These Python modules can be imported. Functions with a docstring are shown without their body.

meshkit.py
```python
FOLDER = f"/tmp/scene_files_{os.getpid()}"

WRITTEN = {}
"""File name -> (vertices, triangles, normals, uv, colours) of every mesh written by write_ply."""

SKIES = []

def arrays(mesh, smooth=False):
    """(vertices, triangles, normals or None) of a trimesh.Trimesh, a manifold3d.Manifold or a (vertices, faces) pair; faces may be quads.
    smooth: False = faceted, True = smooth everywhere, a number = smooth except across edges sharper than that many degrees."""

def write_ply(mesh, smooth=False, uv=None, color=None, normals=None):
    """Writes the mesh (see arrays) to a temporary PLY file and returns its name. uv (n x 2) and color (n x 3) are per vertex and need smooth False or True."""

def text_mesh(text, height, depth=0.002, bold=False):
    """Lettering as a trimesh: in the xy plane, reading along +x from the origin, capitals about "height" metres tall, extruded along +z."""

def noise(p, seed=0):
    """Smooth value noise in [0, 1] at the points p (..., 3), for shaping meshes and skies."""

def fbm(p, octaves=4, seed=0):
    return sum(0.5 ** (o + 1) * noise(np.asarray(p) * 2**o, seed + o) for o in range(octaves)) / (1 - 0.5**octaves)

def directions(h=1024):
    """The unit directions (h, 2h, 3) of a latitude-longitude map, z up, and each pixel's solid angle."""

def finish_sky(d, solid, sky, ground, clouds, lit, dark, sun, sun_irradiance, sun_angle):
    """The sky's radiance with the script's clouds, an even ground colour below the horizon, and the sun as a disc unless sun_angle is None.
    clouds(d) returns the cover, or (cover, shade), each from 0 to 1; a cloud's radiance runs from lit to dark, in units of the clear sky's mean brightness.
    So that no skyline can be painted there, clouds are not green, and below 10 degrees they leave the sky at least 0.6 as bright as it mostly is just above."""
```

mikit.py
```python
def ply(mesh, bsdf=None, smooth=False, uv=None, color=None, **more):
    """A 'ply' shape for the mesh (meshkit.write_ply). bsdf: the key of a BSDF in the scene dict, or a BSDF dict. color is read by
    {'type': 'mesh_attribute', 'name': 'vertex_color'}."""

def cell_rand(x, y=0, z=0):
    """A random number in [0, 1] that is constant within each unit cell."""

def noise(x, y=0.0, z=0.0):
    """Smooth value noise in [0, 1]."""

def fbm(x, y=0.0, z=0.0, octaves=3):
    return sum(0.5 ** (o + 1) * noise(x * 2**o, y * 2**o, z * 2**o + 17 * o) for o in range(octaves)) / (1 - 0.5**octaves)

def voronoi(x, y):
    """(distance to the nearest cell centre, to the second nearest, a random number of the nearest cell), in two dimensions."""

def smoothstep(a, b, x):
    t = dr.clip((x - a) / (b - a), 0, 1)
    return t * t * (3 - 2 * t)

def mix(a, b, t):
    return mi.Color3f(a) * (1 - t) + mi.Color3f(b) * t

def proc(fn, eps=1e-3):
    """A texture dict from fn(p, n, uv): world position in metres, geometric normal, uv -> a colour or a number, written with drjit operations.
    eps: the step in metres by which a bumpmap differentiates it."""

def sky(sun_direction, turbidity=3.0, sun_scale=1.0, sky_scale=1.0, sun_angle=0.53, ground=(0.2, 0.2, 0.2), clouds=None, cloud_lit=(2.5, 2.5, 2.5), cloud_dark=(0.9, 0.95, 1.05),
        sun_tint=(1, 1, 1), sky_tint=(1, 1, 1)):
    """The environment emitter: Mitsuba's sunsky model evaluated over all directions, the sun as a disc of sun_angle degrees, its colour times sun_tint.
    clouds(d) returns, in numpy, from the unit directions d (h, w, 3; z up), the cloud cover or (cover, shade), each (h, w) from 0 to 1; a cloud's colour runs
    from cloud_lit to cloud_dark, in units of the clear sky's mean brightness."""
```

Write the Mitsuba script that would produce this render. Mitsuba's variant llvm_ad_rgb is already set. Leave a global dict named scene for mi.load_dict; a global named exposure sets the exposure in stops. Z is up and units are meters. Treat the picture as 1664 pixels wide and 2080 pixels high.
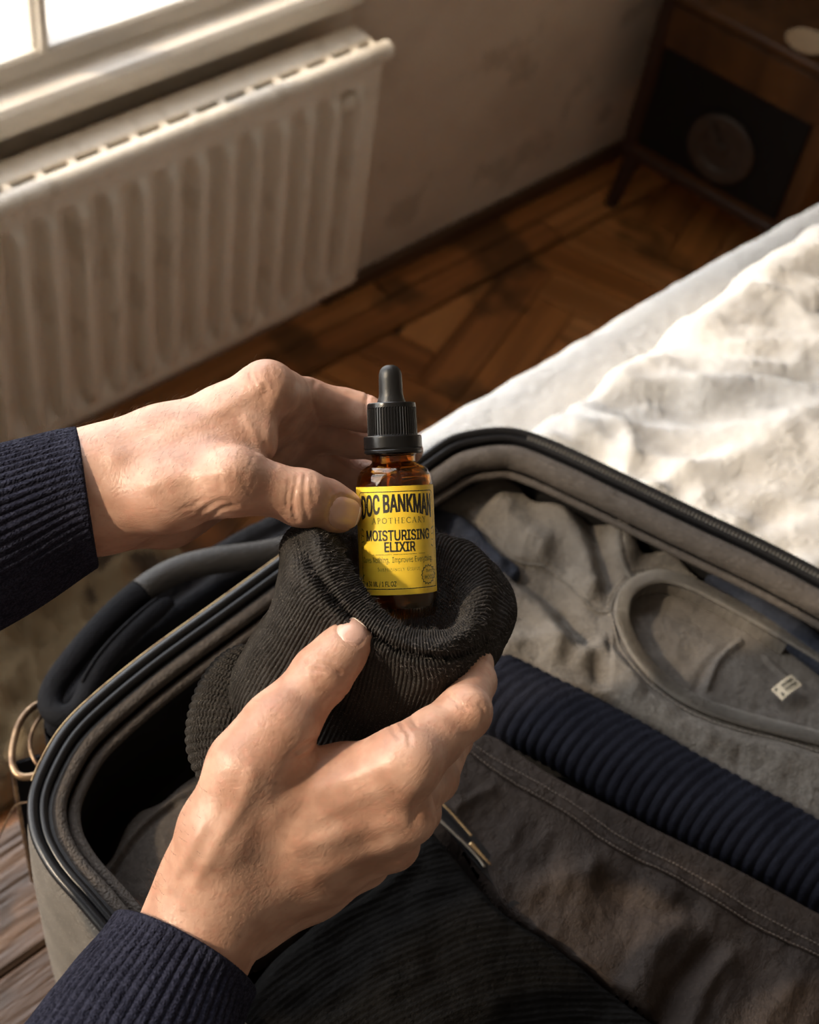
import math, random, numpy as np, trimesh, manifold3d, shapely, mitsuba as mi, drjit as dr, mikit, meshkit
from shapely.geometry import Polygon, LineString, Point
from scipy.interpolate import CubicSpline, RegularGridInterpolator
from mikit import noise, fbm, cell_rand, smoothstep, mix, proc

random.seed(7)
rng = np.random.default_rng(7)
T = mi.ScalarTransform4f
scene, labels = {}, {}

# ------------------------------------------------------------------ camera, sky, sun, exposure
# world: x along the window wall, y towards it, z up; the eye stands over the origin, 1.62 m above the floor
EYE = np.array([0.0, 0.0, 1.62])
FX = 3000.0                                        # focal length in pixels of the 1664 x 2080 frame
ROT = np.array([[0.74185, -0.45686, 0.49085], [-0.65969, -0.62852, 0.41203], [0.12027, -0.62948, -0.76766]])   # columns: right, down, forward
FWD, UPV = ROT[:, 2], -ROT[:, 1]
scene['camera'] = {'type': 'thinlens', 'fov': math.degrees(2 * math.atan(832 / FX)), 'fov_axis': 'x', 'aperture_radius': 0.0021, 'focus_distance': 0.632,
                   'near_clip': 0.01, 'far_clip': 200.0, 'to_world': T().look_at(origin=EYE.tolist(), target=(EYE + FWD).tolist(), up=UPV.tolist())}
SUN = np.array([-0.73, 0.43, 0.61])                # towards the sun: outside the window wall, to the left
scene['sky'] = mikit.sky(SUN, turbidity=4.0, sun_scale=1.05, sky_scale=10.0, sun_angle=2.2, ground=(0.35, 0.33, 0.3), sun_tint=(1.0, 1.0, 1.0), sky_tint=(1.0, 0.95, 0.90),
                         clouds=lambda d: (np.clip(0.55 + 0.6 * (meshkit.fbm(d * 3.0, 4, 3) - 0.5), 0, 1), 0.15), cloud_lit=(2.6, 2.5, 2.35), cloud_dark=(1.0, 1.0, 1.0))
exposure = 1.78

# ------------------------------------------------------------------ helpers
def ray(px, py):
    return ROT @ np.array([(px - 832) / FX, (py - 1040) / FX, 1.0])
def at(px, py, d=None, x=None, y=None, z=None):
    """The point seen at this pixel of the photograph, at depth d or on a plane of the room."""
    r = ray(px, py)
    t = d if d is not None else (x / r[0] if x is not None else (y / r[1] if y is not None else (z - EYE[2]) / r[2]))
    return EYE + r * t
def pts(lst, **k):
    return np.array([at(*p[:2], d=p[2]) if len(p) > 2 else at(*p, **k) for p in lst])
_count = {}
def numbered(key):
    n = _count.get(key, -1) + 1
    _count[key] = n
    return key if n == 0 else f'{key}_{n:03d}'
def put(key, mesh, bsdf, smooth=30, **more):
    """One entry of the scene; a key that is taken gets the next number."""
    key = numbered(key)
    scene[key] = mikit.ply(mesh, bsdf, smooth, **more)
    return key
def tag(key, label=None, cat=None, group=None, kind=None):
    labels[key] = {k: v for k, v in dict(label=label, category=cat, group=group, kind=kind).items() if v}
    return key
def box(x0, x1, y0, y1, z0, z1, bevel=0.0):
    if bevel <= 0:
        return trimesh.creation.box(bounds=[[x0, y0, z0], [x1, y1, z1]])
    b = bevel
    v = [[x, y, z] for x in (x0, x1) for y in (y0, y1) for z in (z0, z1)]
    c = [(np.array(p) + np.array([sx, sy, sz]) * 1.0) for p in v for (sx, sy, sz) in
         [((b if p[0] == x0 else -b), (b if p[1] == y0 else -b), 0), ((b if p[0] == x0 else -b), 0, (b if p[2] == z0 else -b)), (0, (b if p[1] == y0 else -b), (b if p[2] == z0 else -b))]]
    return trimesh.convex.convex_hull(np.array(c))
def cat(*ms):
    return trimesh.util.concatenate([m for m in ms if m is not None])
def grid_faces(n, m, cu=False, cv=False):
    i, j = np.meshgrid(np.arange(n if cu else n - 1), np.arange(m if cv else m - 1), indexing='ij')
    a, b, c, d = i * m + j, ((i + 1) % n) * m + j, ((i + 1) % n) * m + (j + 1) % m, i * m + (j + 1) % m
    return np.stack([a, b, c, d], -1).reshape(-1, 4)
def tri(v, q):
    f = np.vstack([q[:, [0, 1, 2]], q[:, [0, 2, 3]]])
    return trimesh.Trimesh(v, f, process=False)
def outward(m):
    if m.volume < 0:
        m.invert()
    return m
def spline(p, n, closed=False):
    p = np.asarray(p, float)
    if closed:
        p = np.vstack([p, p[:1]])
    d = np.r_[0, np.cumsum(np.linalg.norm(np.diff(p, axis=0), axis=1) ** 0.5)]
    cs = CubicSpline(d, p, bc_type='periodic' if closed else 'not-a-knot' if len(p) > 3 else 'natural')
    t = np.linspace(0, d[-1], 8 * n)
    q = cs(t)
    l = np.r_[0, np.cumsum(np.linalg.norm(np.diff(q, axis=0), axis=1))]
    s = np.linspace(0, l[-1], n + 1)[:-1] if closed else np.linspace(0, l[-1], n)
    return np.stack([np.interp(s, l, q[:, k]) for k in range(q.shape[1])], 1)
def frames(p, closed=False, up=(0, 0, 1.0)):
    t = np.roll(p, -1, 0) - np.roll(p, 1, 0)
    if not closed:
        t[0], t[-1] = p[1] - p[0], p[-1] - p[-2]
    t /= np.linalg.norm(t, axis=1, keepdims=True) + 1e-12
    a = np.cross(t, np.asarray(up, float))
    a /= np.linalg.norm(a, axis=1, keepdims=True) + 1e-12
    return t, a, np.cross(a, t)
def sweep(p, prof, closed=False, up=(0, 0, 1.0), scale=None, cap=True):
    """A closed profile (k x 2: sideways, up) swept along the path p."""
    t, a, b = frames(p, closed, up)
    prof = np.asarray(prof, float)
    pr = prof[None] if scale is None else prof[None] * np.asarray(scale, float).reshape(len(p), -1)[:, None, :]
    v = p[:, None] + pr[..., :1] * a[:, None] + pr[..., 1:2] * b[:, None]
    k = len(prof)
    m = tri(v.reshape(-1, 3), grid_faces(len(p), k, closed, True))
    if cap and not closed:
        n = len(p)
        vv = np.vstack([m.vertices, v[0].mean(0), v[-1].mean(0)])
        j = np.arange(k)
        f = np.vstack([m.faces, np.stack([j * 0 + n * k, (j + 1) % k, j], 1)[:, ::-1][:, [0, 2, 1]], np.stack([j * 0 + n * k + 1, (n - 1) * k + j, (n - 1) * k + (j + 1) % k], 1)])
        m = trimesh.Trimesh(vv, f, process=False)
        trimesh.repair.fix_normals(m)
    return outward(m)
def circle(r, k=12, ry=None):
    a = np.arange(k) * 2 * np.pi / k
    return np.stack([r * np.cos(a), (ry or r) * np.sin(a)], 1)
def tube(p, r, k=10, closed=False, up=(0, 0, 1.0)):
    r = np.broadcast_to(np.asarray(r, float), (len(p),))
    return sweep(np.asarray(p, float), circle(1.0, k), closed, up, scale=np.stack([r, r], 1))
def lathe(prof, k=64):
    """Revolves (r, z) pairs about z; a closed solid when the profile starts and ends on the axis."""
    prof = np.asarray(prof, float)
    a = np.arange(k) * 2 * np.pi / k
    v = np.stack([prof[:, None, 0] * np.cos(a), prof[:, None, 0] * np.sin(a), np.broadcast_to(prof[:, None, 1], (len(prof), k))], -1)
    m = tri(v.reshape(-1, 3), grid_faces(len(prof), k, False, True))
    m = trimesh.Trimesh(m.vertices, m.faces, process=True)
    m.update_faces(m.nondegenerate_faces())
    trimesh.repair.fix_normals(m)
    return m
def placed(m, M):
    m = m.copy()
    m.apply_transform(M)
    return m
def basis(o, ex, ey, ez):
    M = np.eye(4)
    M[:3, 0], M[:3, 1], M[:3, 2], M[:3, 3] = ex, ey, ez, o
    return M
def unit(v):
    v = np.asarray(v, float)
    return v / np.linalg.norm(v)
def rot(axis, deg, o=(0, 0, 0)):
    return trimesh.transformations.rotation_matrix(math.radians(deg), axis, o)

def surface_net(F, lo, h):
    """The zero surface of the values F on a grid (negative inside), as a quad mesh turned into triangles."""
    s = F < 0
    n = np.array(F.shape)
    c = np.zeros(n - 1, int)
    P, N = np.zeros(tuple(n - 1) + (3,)), np.zeros(n - 1)
    corners = [(i, j, k) for i in (0, 1) for j in (0, 1) for k in (0, 1)]
    sl = lambda o: tuple(slice(o[a], n[a] - 1 + o[a]) for a in range(3))
    for a in range(3):
        for o in corners:
            if o[a] == 0:
                q = list(o); q[a] = 1
                f0, f1 = F[sl(o)], F[sl(q)]
                cross = (f0 < 0) != (f1 < 0)
                t = np.where(cross, f0 / np.where(cross, f0 - f1, 1), 0)
                pos = [np.full(t.shape, float(o[b])) for b in range(3)]
                pos[a] = t
                P += np.where(cross[..., None], np.stack(pos, -1), 0)
                N += cross
    on = N > 0
    ids = np.full(on.shape, -1)
    ids[on] = np.arange(on.sum())
    base = np.stack(np.nonzero(on), -1)
    V = (base + P[on] / N[on][:, None]) * h + lo
    quads = []
    for a in range(3):
        b, c2 = (a + 1) % 3, (a + 2) % 3
        lo_s, hi_s = [slice(1, n[k] - 1) for k in range(3)], [slice(1, n[k] - 1) for k in range(3)]
        lo_s[a], hi_s[a] = slice(0, n[a] - 1), slice(1, n[a])
        s0, s1 = s[tuple(lo_s)], s[tuple(hi_s)]
        for flip, mask in ((False, s0 & ~s1), (True, ~s0 & s1)):
            idx = np.stack(np.nonzero(mask), -1)
            off = np.array([1, 1, 1]); off[a] = 0
            idx = idx + off
            def cell(db, dc):
                q = idx.copy(); q[:, b] -= db; q[:, c2] -= dc
                return ids[q[:, 0], q[:, 1], q[:, 2]]
            q = np.stack([cell(1, 1), cell(0, 1), cell(0, 0), cell(1, 0)], 1)
            quads.append(q[:, ::-1] if flip else q)
    m = tri(V, np.vstack(quads))
    return m
def smin(a, b, k):
    h = np.clip(0.5 + 0.5 * (b - a) / k, 0, 1)
    return b + (a - b) * h - k * h * (1 - h)
def cone_sdf(P, a, b, ra, rb):
    """Distance to a rounded cone (approximate: radius runs linearly along the bone)."""
    ab = b - a
    t = np.clip(((P - a) @ ab) / (ab @ ab), 0, 1)
    return np.linalg.norm(P - a - t[..., None] * ab, axis=-1) - (ra + (rb - ra) * t)

# ------------------------------------------------------------------ materials (each once, by key)
def principled(key, color, rough=0.6, **k):
    scene[key] = {'type': 'twosided', 'b': {'type': 'principled', 'base_color': color if isinstance(color, dict) else {'type': 'rgb', 'value': list(color)}, 'roughness': rough, **k}}
    return key
def bumped(key, color, height, rough=0.7, scale=1.0, **k):
    scene[key] = {'type': 'twosided', 'b': {'type': 'bumpmap', 'arbitrary': height, 'scale': scale, 'b': {'type': 'principled', 'base_color': color if isinstance(color, dict) else {'type': 'rgb', 'value': list(color)}, 'roughness': rough, **k}}}
    return key
# ------------------------------------------------------------------ the room
WY = 1.28                                          # front face of the window wall
XL, XR, YB, ZC = -2.5, 2.35, -2.3, 3.25
def plaster(p, n, uv):
    a = fbm(p.x * 5, p.y * 5, p.z * 5, 4)
    s = smoothstep(0.60, 0.74, fbm(p.x * 13 + 4, p.y * 13, p.z * 9 + 7, 4))
    g = noise(p.x * 400, p.y * 400, p.z * 400)
    c = mix((0.53, 0.44, 0.355), (0.64, 0.545, 0.45), smoothstep(0.3, 0.7, a))
    c = mix(c, (0.30, 0.24, 0.18), s * 0.45)
    return c * (0.95 + 0.1 * g)
bumped('mat_plaster', proc(plaster), proc(lambda p, n, uv: fbm(p.x * 40, p.y * 40, p.z * 40, 4) * 0.004), 0.85)
principled('mat_dark_wall', (0.36, 0.31, 0.255), 0.9)
principled('mat_ceiling', (0.64, 0.585, 0.52), 0.9)
def paint(p, n, uv):
    a = fbm(p.x * 22, p.y * 22, p.z * 10, 4)
    s = smoothstep(0.58, 0.72, fbm(p.x * 60 + 9, p.y * 30, p.z * 16, 4))
    c = mix((0.62, 0.565, 0.48), (0.71, 0.655, 0.57), a)
    return mix(c, (0.42, 0.36, 0.28), s * 0.4)
bumped('mat_old_paint', proc(paint), proc(lambda p, n, uv: fbm(p.x * 90, p.y * 90, p.z * 40, 3) * 0.0012), 0.42, specular=0.5)
principled('mat_trim_paint', proc(lambda p, n, uv: mix((0.55, 0.50, 0.43), (0.66, 0.61, 0.54), fbm(p.x * 15, p.y * 30, p.z * 30, 4))), 0.35, specular=0.5)

WIN = [('window_1', 0.04, 1.17), ('window_2', -2.25, -0.03)]
WZ0, WZ1 = 0.60, 3.05
# window wall: one piece round two openings
wall = Polygon([(XL, -0.02), (XR, -0.02), (XR, ZC), (XL, ZC)], [[(x0, WZ0 - 0.03), (x0, WZ1), (x1, WZ1), (x1, WZ0 - 0.03)] for _, x0, x1 in WIN])
wm = trimesh.creation.extrude_polygon(wall, 0.13, engine='earcut')
wm.apply_transform(basis([0, WY, 0], [1, 0, 0], [0, 0, 1], [0, -1, 0]) @ trimesh.transformations.translation_matrix([0, 0, -0.13]))
tag(put('wall_back', wm, 'mat_plaster', False), 'stained beige plaster wall with the window in it', kind='structure')
tag(put('wall_right', box(XR, XR + 0.1, YB, WY, -0.02, ZC), 'mat_dark_wall', False), kind='structure')
tag(put('wall_left', box(XL - 0.1, XL, YB, WY, -0.02, ZC), 'mat_dark_wall', False), kind='structure')
tag(put('wall_front', box(XL, XR, YB - 0.1, YB, -0.02, ZC), 'mat_dark_wall', False), kind='structure')
tag(put('ceiling', box(XL, XR, YB, WY, ZC, ZC + 0.1), 'mat_ceiling', False), kind='structure')

# windows: frame, muntins, panes; the sill and its apron
scene['mat_pane'] = {'type': 'thindielectric', 'int_ior': 1.5}
for w, (name, x0, x1) in enumerate(WIN):
    fy0, fy1 = WY - 0.016, WY + 0.04
    fr = cat(box(x0, x0 + 0.05, fy0, fy1, WZ0, WZ1, 0.004), box(x1 - 0.05, x1, fy0, fy1, WZ0, WZ1, 0.004), box(x0, x1, fy0, fy1, WZ1 - 0.05, WZ1, 0.004), box(x0, x1, fy0, fy1, WZ0, WZ0 + 0.036, 0.004),
             box(x0, x1, fy0 - 0.006, fy0 + 0.005, WZ0, WZ0 + 0.010, 0.003))
    tag(put(f'{name}__frame', fr, 'mat_trim_paint', 25))
    vx = [0.739, 0.40] if w == 0 else [-0.55, -1.12]
    xs = [x0 + 0.05] + sorted(vx) + [x1 - 0.05]
    for x in vx:
        put(f'{name}__muntin', cat(box(x - 0.011, x + 0.011, fy0 + 0.006, fy1 - 0.01, WZ0 + 0.03, WZ1 - 0.04, 0.004), box(x - 0.005, x + 0.005, fy0, fy0 + 0.01, WZ0 + 0.03, WZ1 - 0.04, 0.002)), 'mat_trim_paint', 25)
    for z in (1.62,):
        put(f'{name}__muntin', box(x0 + 0.04, x1 - 0.04, fy0 + 0.006, fy1 - 0.01, z - 0.012, z + 0.012, 0.004), 'mat_trim_paint', 25)
    for a, b in zip(xs[:-1], xs[1:]):
        for z0, z1 in ((WZ0 + 0.036, 1.61), (1.63, WZ1 - 0.05)):
            put(f'{name}__pane', trimesh.Trimesh([[a, WY + 0.012, z0], [b, WY + 0.012, z0], [b, WY + 0.012, z1], [a, WY + 0.012, z1]], [[0, 1, 2], [0, 2, 3]]), 'mat_pane', False)
    tag(put(f'{name}__sill', cat(box(x0 - 0.03, x1 + 0.02, 1.225, WY + 0.05, 0.580, 0.606, 0.006), box(x0 - 0.03, x1 + 0.02, 1.234, WY, 0.564, 0.582, 0.003)), 'mat_trim_paint', 25))
    labels[name] = {'label': ['white painted window over the radiator, its panes blown out by daylight', 'second white window further left on the same wall'][w], 'kind': 'structure'}
tag(put('trim_1', box(-0.02, 1.2, 1.262, WY, 0.515, 0.556, 0.004), 'mat_trim_paint', 25), 'painted apron board under the window sill', kind='structure')

# baseboard and floor: border boards along the wall, then herringbone parquet, every block its own piece
def wood(base, dark, key, rough=0.36, **k):
    def f(p, n, uv):
        g = fbm(uv.x * 3.0, uv.y * 60, uv.x * 0.3, 4)
        s = smoothstep(0.55, 0.75, fbm(p.x * 9 + 3, p.y * 9, p.z * 9, 4))
        return mix(mix(base, dark, smoothstep(0.25, 0.75, g)), (0.035, 0.022, 0.013), s * 0.65)
    principled(key, proc(f), rough, **k)
wood((0.50, 0.215, 0.066), (0.30, 0.12, 0.038), 'mat_parquet_a', specular=0.45)
wood((0.40, 0.17, 0.058), (0.235, 0.092, 0.031), 'mat_parquet_b', specular=0.45)
wood((0.56, 0.265, 0.095), (0.34, 0.145, 0.048), 'mat_parquet_c', specular=0.45)
principled('mat_subfloor', (0.02, 0.013, 0.008), 0.9)
tag(put('floor', box(XL, XR, YB, WY, -0.06, -0.012), 'mat_subfloor', False), 'old reddish brown herringbone parquet floor', kind='structure')
principled('mat_baseboard', proc(lambda p, n, uv: mix((0.10, 0.048, 0.022), (0.055, 0.028, 0.014), fbm(p.x * 6, p.y * 60, p.z * 80, 4))), 0.5)
tag(put('baseboard_back', box(1.205, XR, WY - 0.014, WY, 0, 0.03, 0.003), 'mat_baseboard', 25), kind='structure')
def plank(poly, z, bsdf, ang):
    """A board from its outline, its top edges eased; uv runs along the grain."""
    inner = poly.buffer(-0.0012, join_style=2)
    n = len(poly.exterior.coords) - 1
    a, b = np.array(poly.exterior.coords)[:n], np.array(inner.exterior.coords)
    b = b[:len(b) - 1]
    if len(b) != n:
        b = a
    j = np.argmin(((b - a[0]) ** 2).sum(1))
    b = np.roll(b, -j, 0)
    v = np.vstack([np.c_[a, np.full(n, -0.012)], np.c_[a, np.full(n, z - 0.0015)], np.c_[b, np.full(n, z)]])
    f = []
    for l in (0, 1):
        for i in range(n):
            k = (i + 1) % n
            f += [[l * n + i, l * n + k, (l + 1) * n + k], [l * n + i, (l + 1) * n + k, (l + 1) * n + i]]
    f += [[2 * n, 2 * n + i, 2 * n + i + 1] for i in range(1, n - 1)]
    m = trimesh.Trimesh(v, f, process=False)
    if Polygon(a).exterior.is_ccw is False:
        m.invert()
    # flat shading by splitting
    vv = m.vertices[m.faces].reshape(-1, 3)
    c, s = math.cos(ang), math.sin(ang)
    off = rng.random(2) * 40
    uv = np.stack([vv[:, 0] * c + vv[:, 1] * s + off[0], -vv[:, 0] * s + vv[:, 1] * c + off[1]], 1)
    put('floor__plank', trimesh.Trimesh(vv, np.arange(len(vv)).reshape(-1, 3), process=False), bsdf, False, uv=uv)
mats = ['mat_parquet_a', 'mat_parquet_b', 'mat_parquet_c']
g = 0.0012
for x in np.arange(-0.2, XR, 0.62):                    # border boards
    for (y0, y1) in ((1.168, 1.225), (1.226, 1.278)):
        xo = x + (0.27 if y0 > 1.2 else 0)
        plank(shapely.box(xo + g, y0 + g, min(xo + 0.62, XR) - g, y1 - g), 0.0008 * rng.random(), mats[rng.integers(3)], 0)
area = shapely.box(0.15, 0.45, XR, 1.161)
L, Wd = 0.36, 0.072
d1, d2 = np.array([math.cos(0.35), math.sin(0.35)]), np.array([-math.sin(0.35), math.cos(0.35)])
for i in range(-30, 40):
    for j in range(-12, 14):
        for o in (0, 1):
            # herringbone: rows step along the diagonal
            base = np.array([1.2, 0.9]) + (d1 * Wd - d2 * Wd) * 0 + i * (d1 * Wd + d2 * Wd) + j * (d1 * L - d2 * L)
            if o == 0:
                c = [base, base + d1 * L, base + d1 * L + d2 * Wd, base + d2 * Wd]
            else:
                b0 = base + d1 * 0 + d2 * Wd
                c = [b0, b0 + d1 * Wd, b0 + d1 * Wd + d2 * L, b0 + d2 * L]
            p = Polygon(c).buffer(-0.0009, join_style=2).intersection(area)
            if p.geom_type == 'Polygon' and p.area > 2e-4 and len(p.exterior.coords) < 9:
                plank(shapely.geometry.polygon.orient(p), 0.0010 * rng.random(), mats[rng.integers(3)], 0.35 + (math.pi / 2 if o else 0))

# ------------------------------------------------------------------ radiator
rx0, rx1, ry, rz0, rz1 = -0.02, 1.166, 1.152, 0.145, 0.543
xs = np.linspace(rx0, rx1, 520)
zs = np.r_[np.linspace(rz0, rz0 + 0.06, 14), np.linspace(rz0 + 0.065, rz1 - 0.06, 10), np.linspace(rz1 - 0.055, rz1, 12)]
X, Z = np.meshgrid(xs, zs, indexing='ij')
ph = (X - 0.751) / 0.0420
rib = np.clip((0.5 + 0.5 * np.cos(2 * np.pi * ph) - 0.34) / 0.50, 0, 1)
rib = rib * rib * (3 - 2 * rib)
env = np.clip((Z - rz0 - 0.022) / 0.03, 0, 1) * np.clip((rz1 - 0.034 - Z) / 0.022, 0, 1) * np.clip((X - rx0 - 0.015) / 0.012, 0, 1) * np.clip((rx1 - 0.022 - X) / 0.012, 0, 1)
env = env * env * (3 - 2 * env)
Y = ry + 0.026 - 0.026 * rib * env - 0.016 * (1 - env)
Y += 0.010 * np.clip(1 - (Z - rz0) / 0.01, 0, 1) ** 2 + 0.01 * np.clip(1 - (rx1 - X) / 0.008, 0, 1) ** 2
front = tri(np.stack([X, Y, Z], -1).reshape(-1, 3), grid_faces(*X.shape))
if front.face_normals[:, 1].mean() > 0:
    front.invert()
tag(put('radiator', cat(front, box(rx0 + 0.002, rx1 - 0.006, ry + 0.027, ry + 0.030, rz0 + 0.004, rz1)), 'mat_old_paint', 40),
    'cream painted panel radiator with vertical flutes under the window, stained with age', 'radiator')
a = np.linspace(-0.5 * np.pi, 1.25 * np.pi, 16)
top_prof = np.r_[np.stack([0.0125 * np.cos(np.linspace(0, 2 * np.pi, 18)[:-1]), 0.0125 * np.sin(np.linspace(0, 2 * np.pi, 18)[:-1])], 1)]
put('radiator__top_rail', sweep(np.array([[rx0 - 0.003, ry + 0.006, rz1 + 0.006], [rx1 + 0.001, ry + 0.006, rz1 + 0.006]]), top_prof), 'mat_old_paint', 40)
put('radiator__grille', cat(box(rx0, rx1, ry + 0.036, 1.225, 0.541, 0.549, 0.002), box(rx0, rx1, ry + 0.013, ry + 0.0165, 0.538, 0.548)), 'mat_old_paint', 25)
put('radiator__side_panel', box(rx1 - 0.006, rx1, ry + 0.010, 1.225, rz0 + 0.01, rz1 + 0.004, 0.002), 'mat_old_paint', 25)
put('radiator__rear_panel', box(rx0, rx1 - 0.008, 1.215, 1.225, rz0, rz1), 'mat_old_paint', False)
bar = box(-0.0045, 0.0045, ry + 0.016, ry + 0.037, 0.539, 0.547)
bar_shape = mikit.ply(bar, 'mat_old_paint', False)
for x in np.arange(rx0 + 0.02, rx1 - 0.01, 0.0420):
    scene[numbered('radiator__grille_bar')] = {**bar_shape, 'to_world': T().translate([x, 0, 0])}
vp = at(706, 205, y=ry + 0.010)
put('radiator__air_vent', placed(lathe([(0, 0), (0.0105, 0), (0.0105, 0.006), (0.008, 0.009), (0.0045, 0.0095), (0.004, 0.013), (0, 0.0135)], 20), basis(vp, [1, 0, 0], [0, 0, 1], [0, -1, 0])), 'mat_old_paint', 30)
for x in (0.25, 1.09):
    put('radiator__bracket', box(x - 0.012, x + 0.012, 1.221, WY, 0.18, 0.50, 0.002), 'mat_old_paint', 25)
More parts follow.
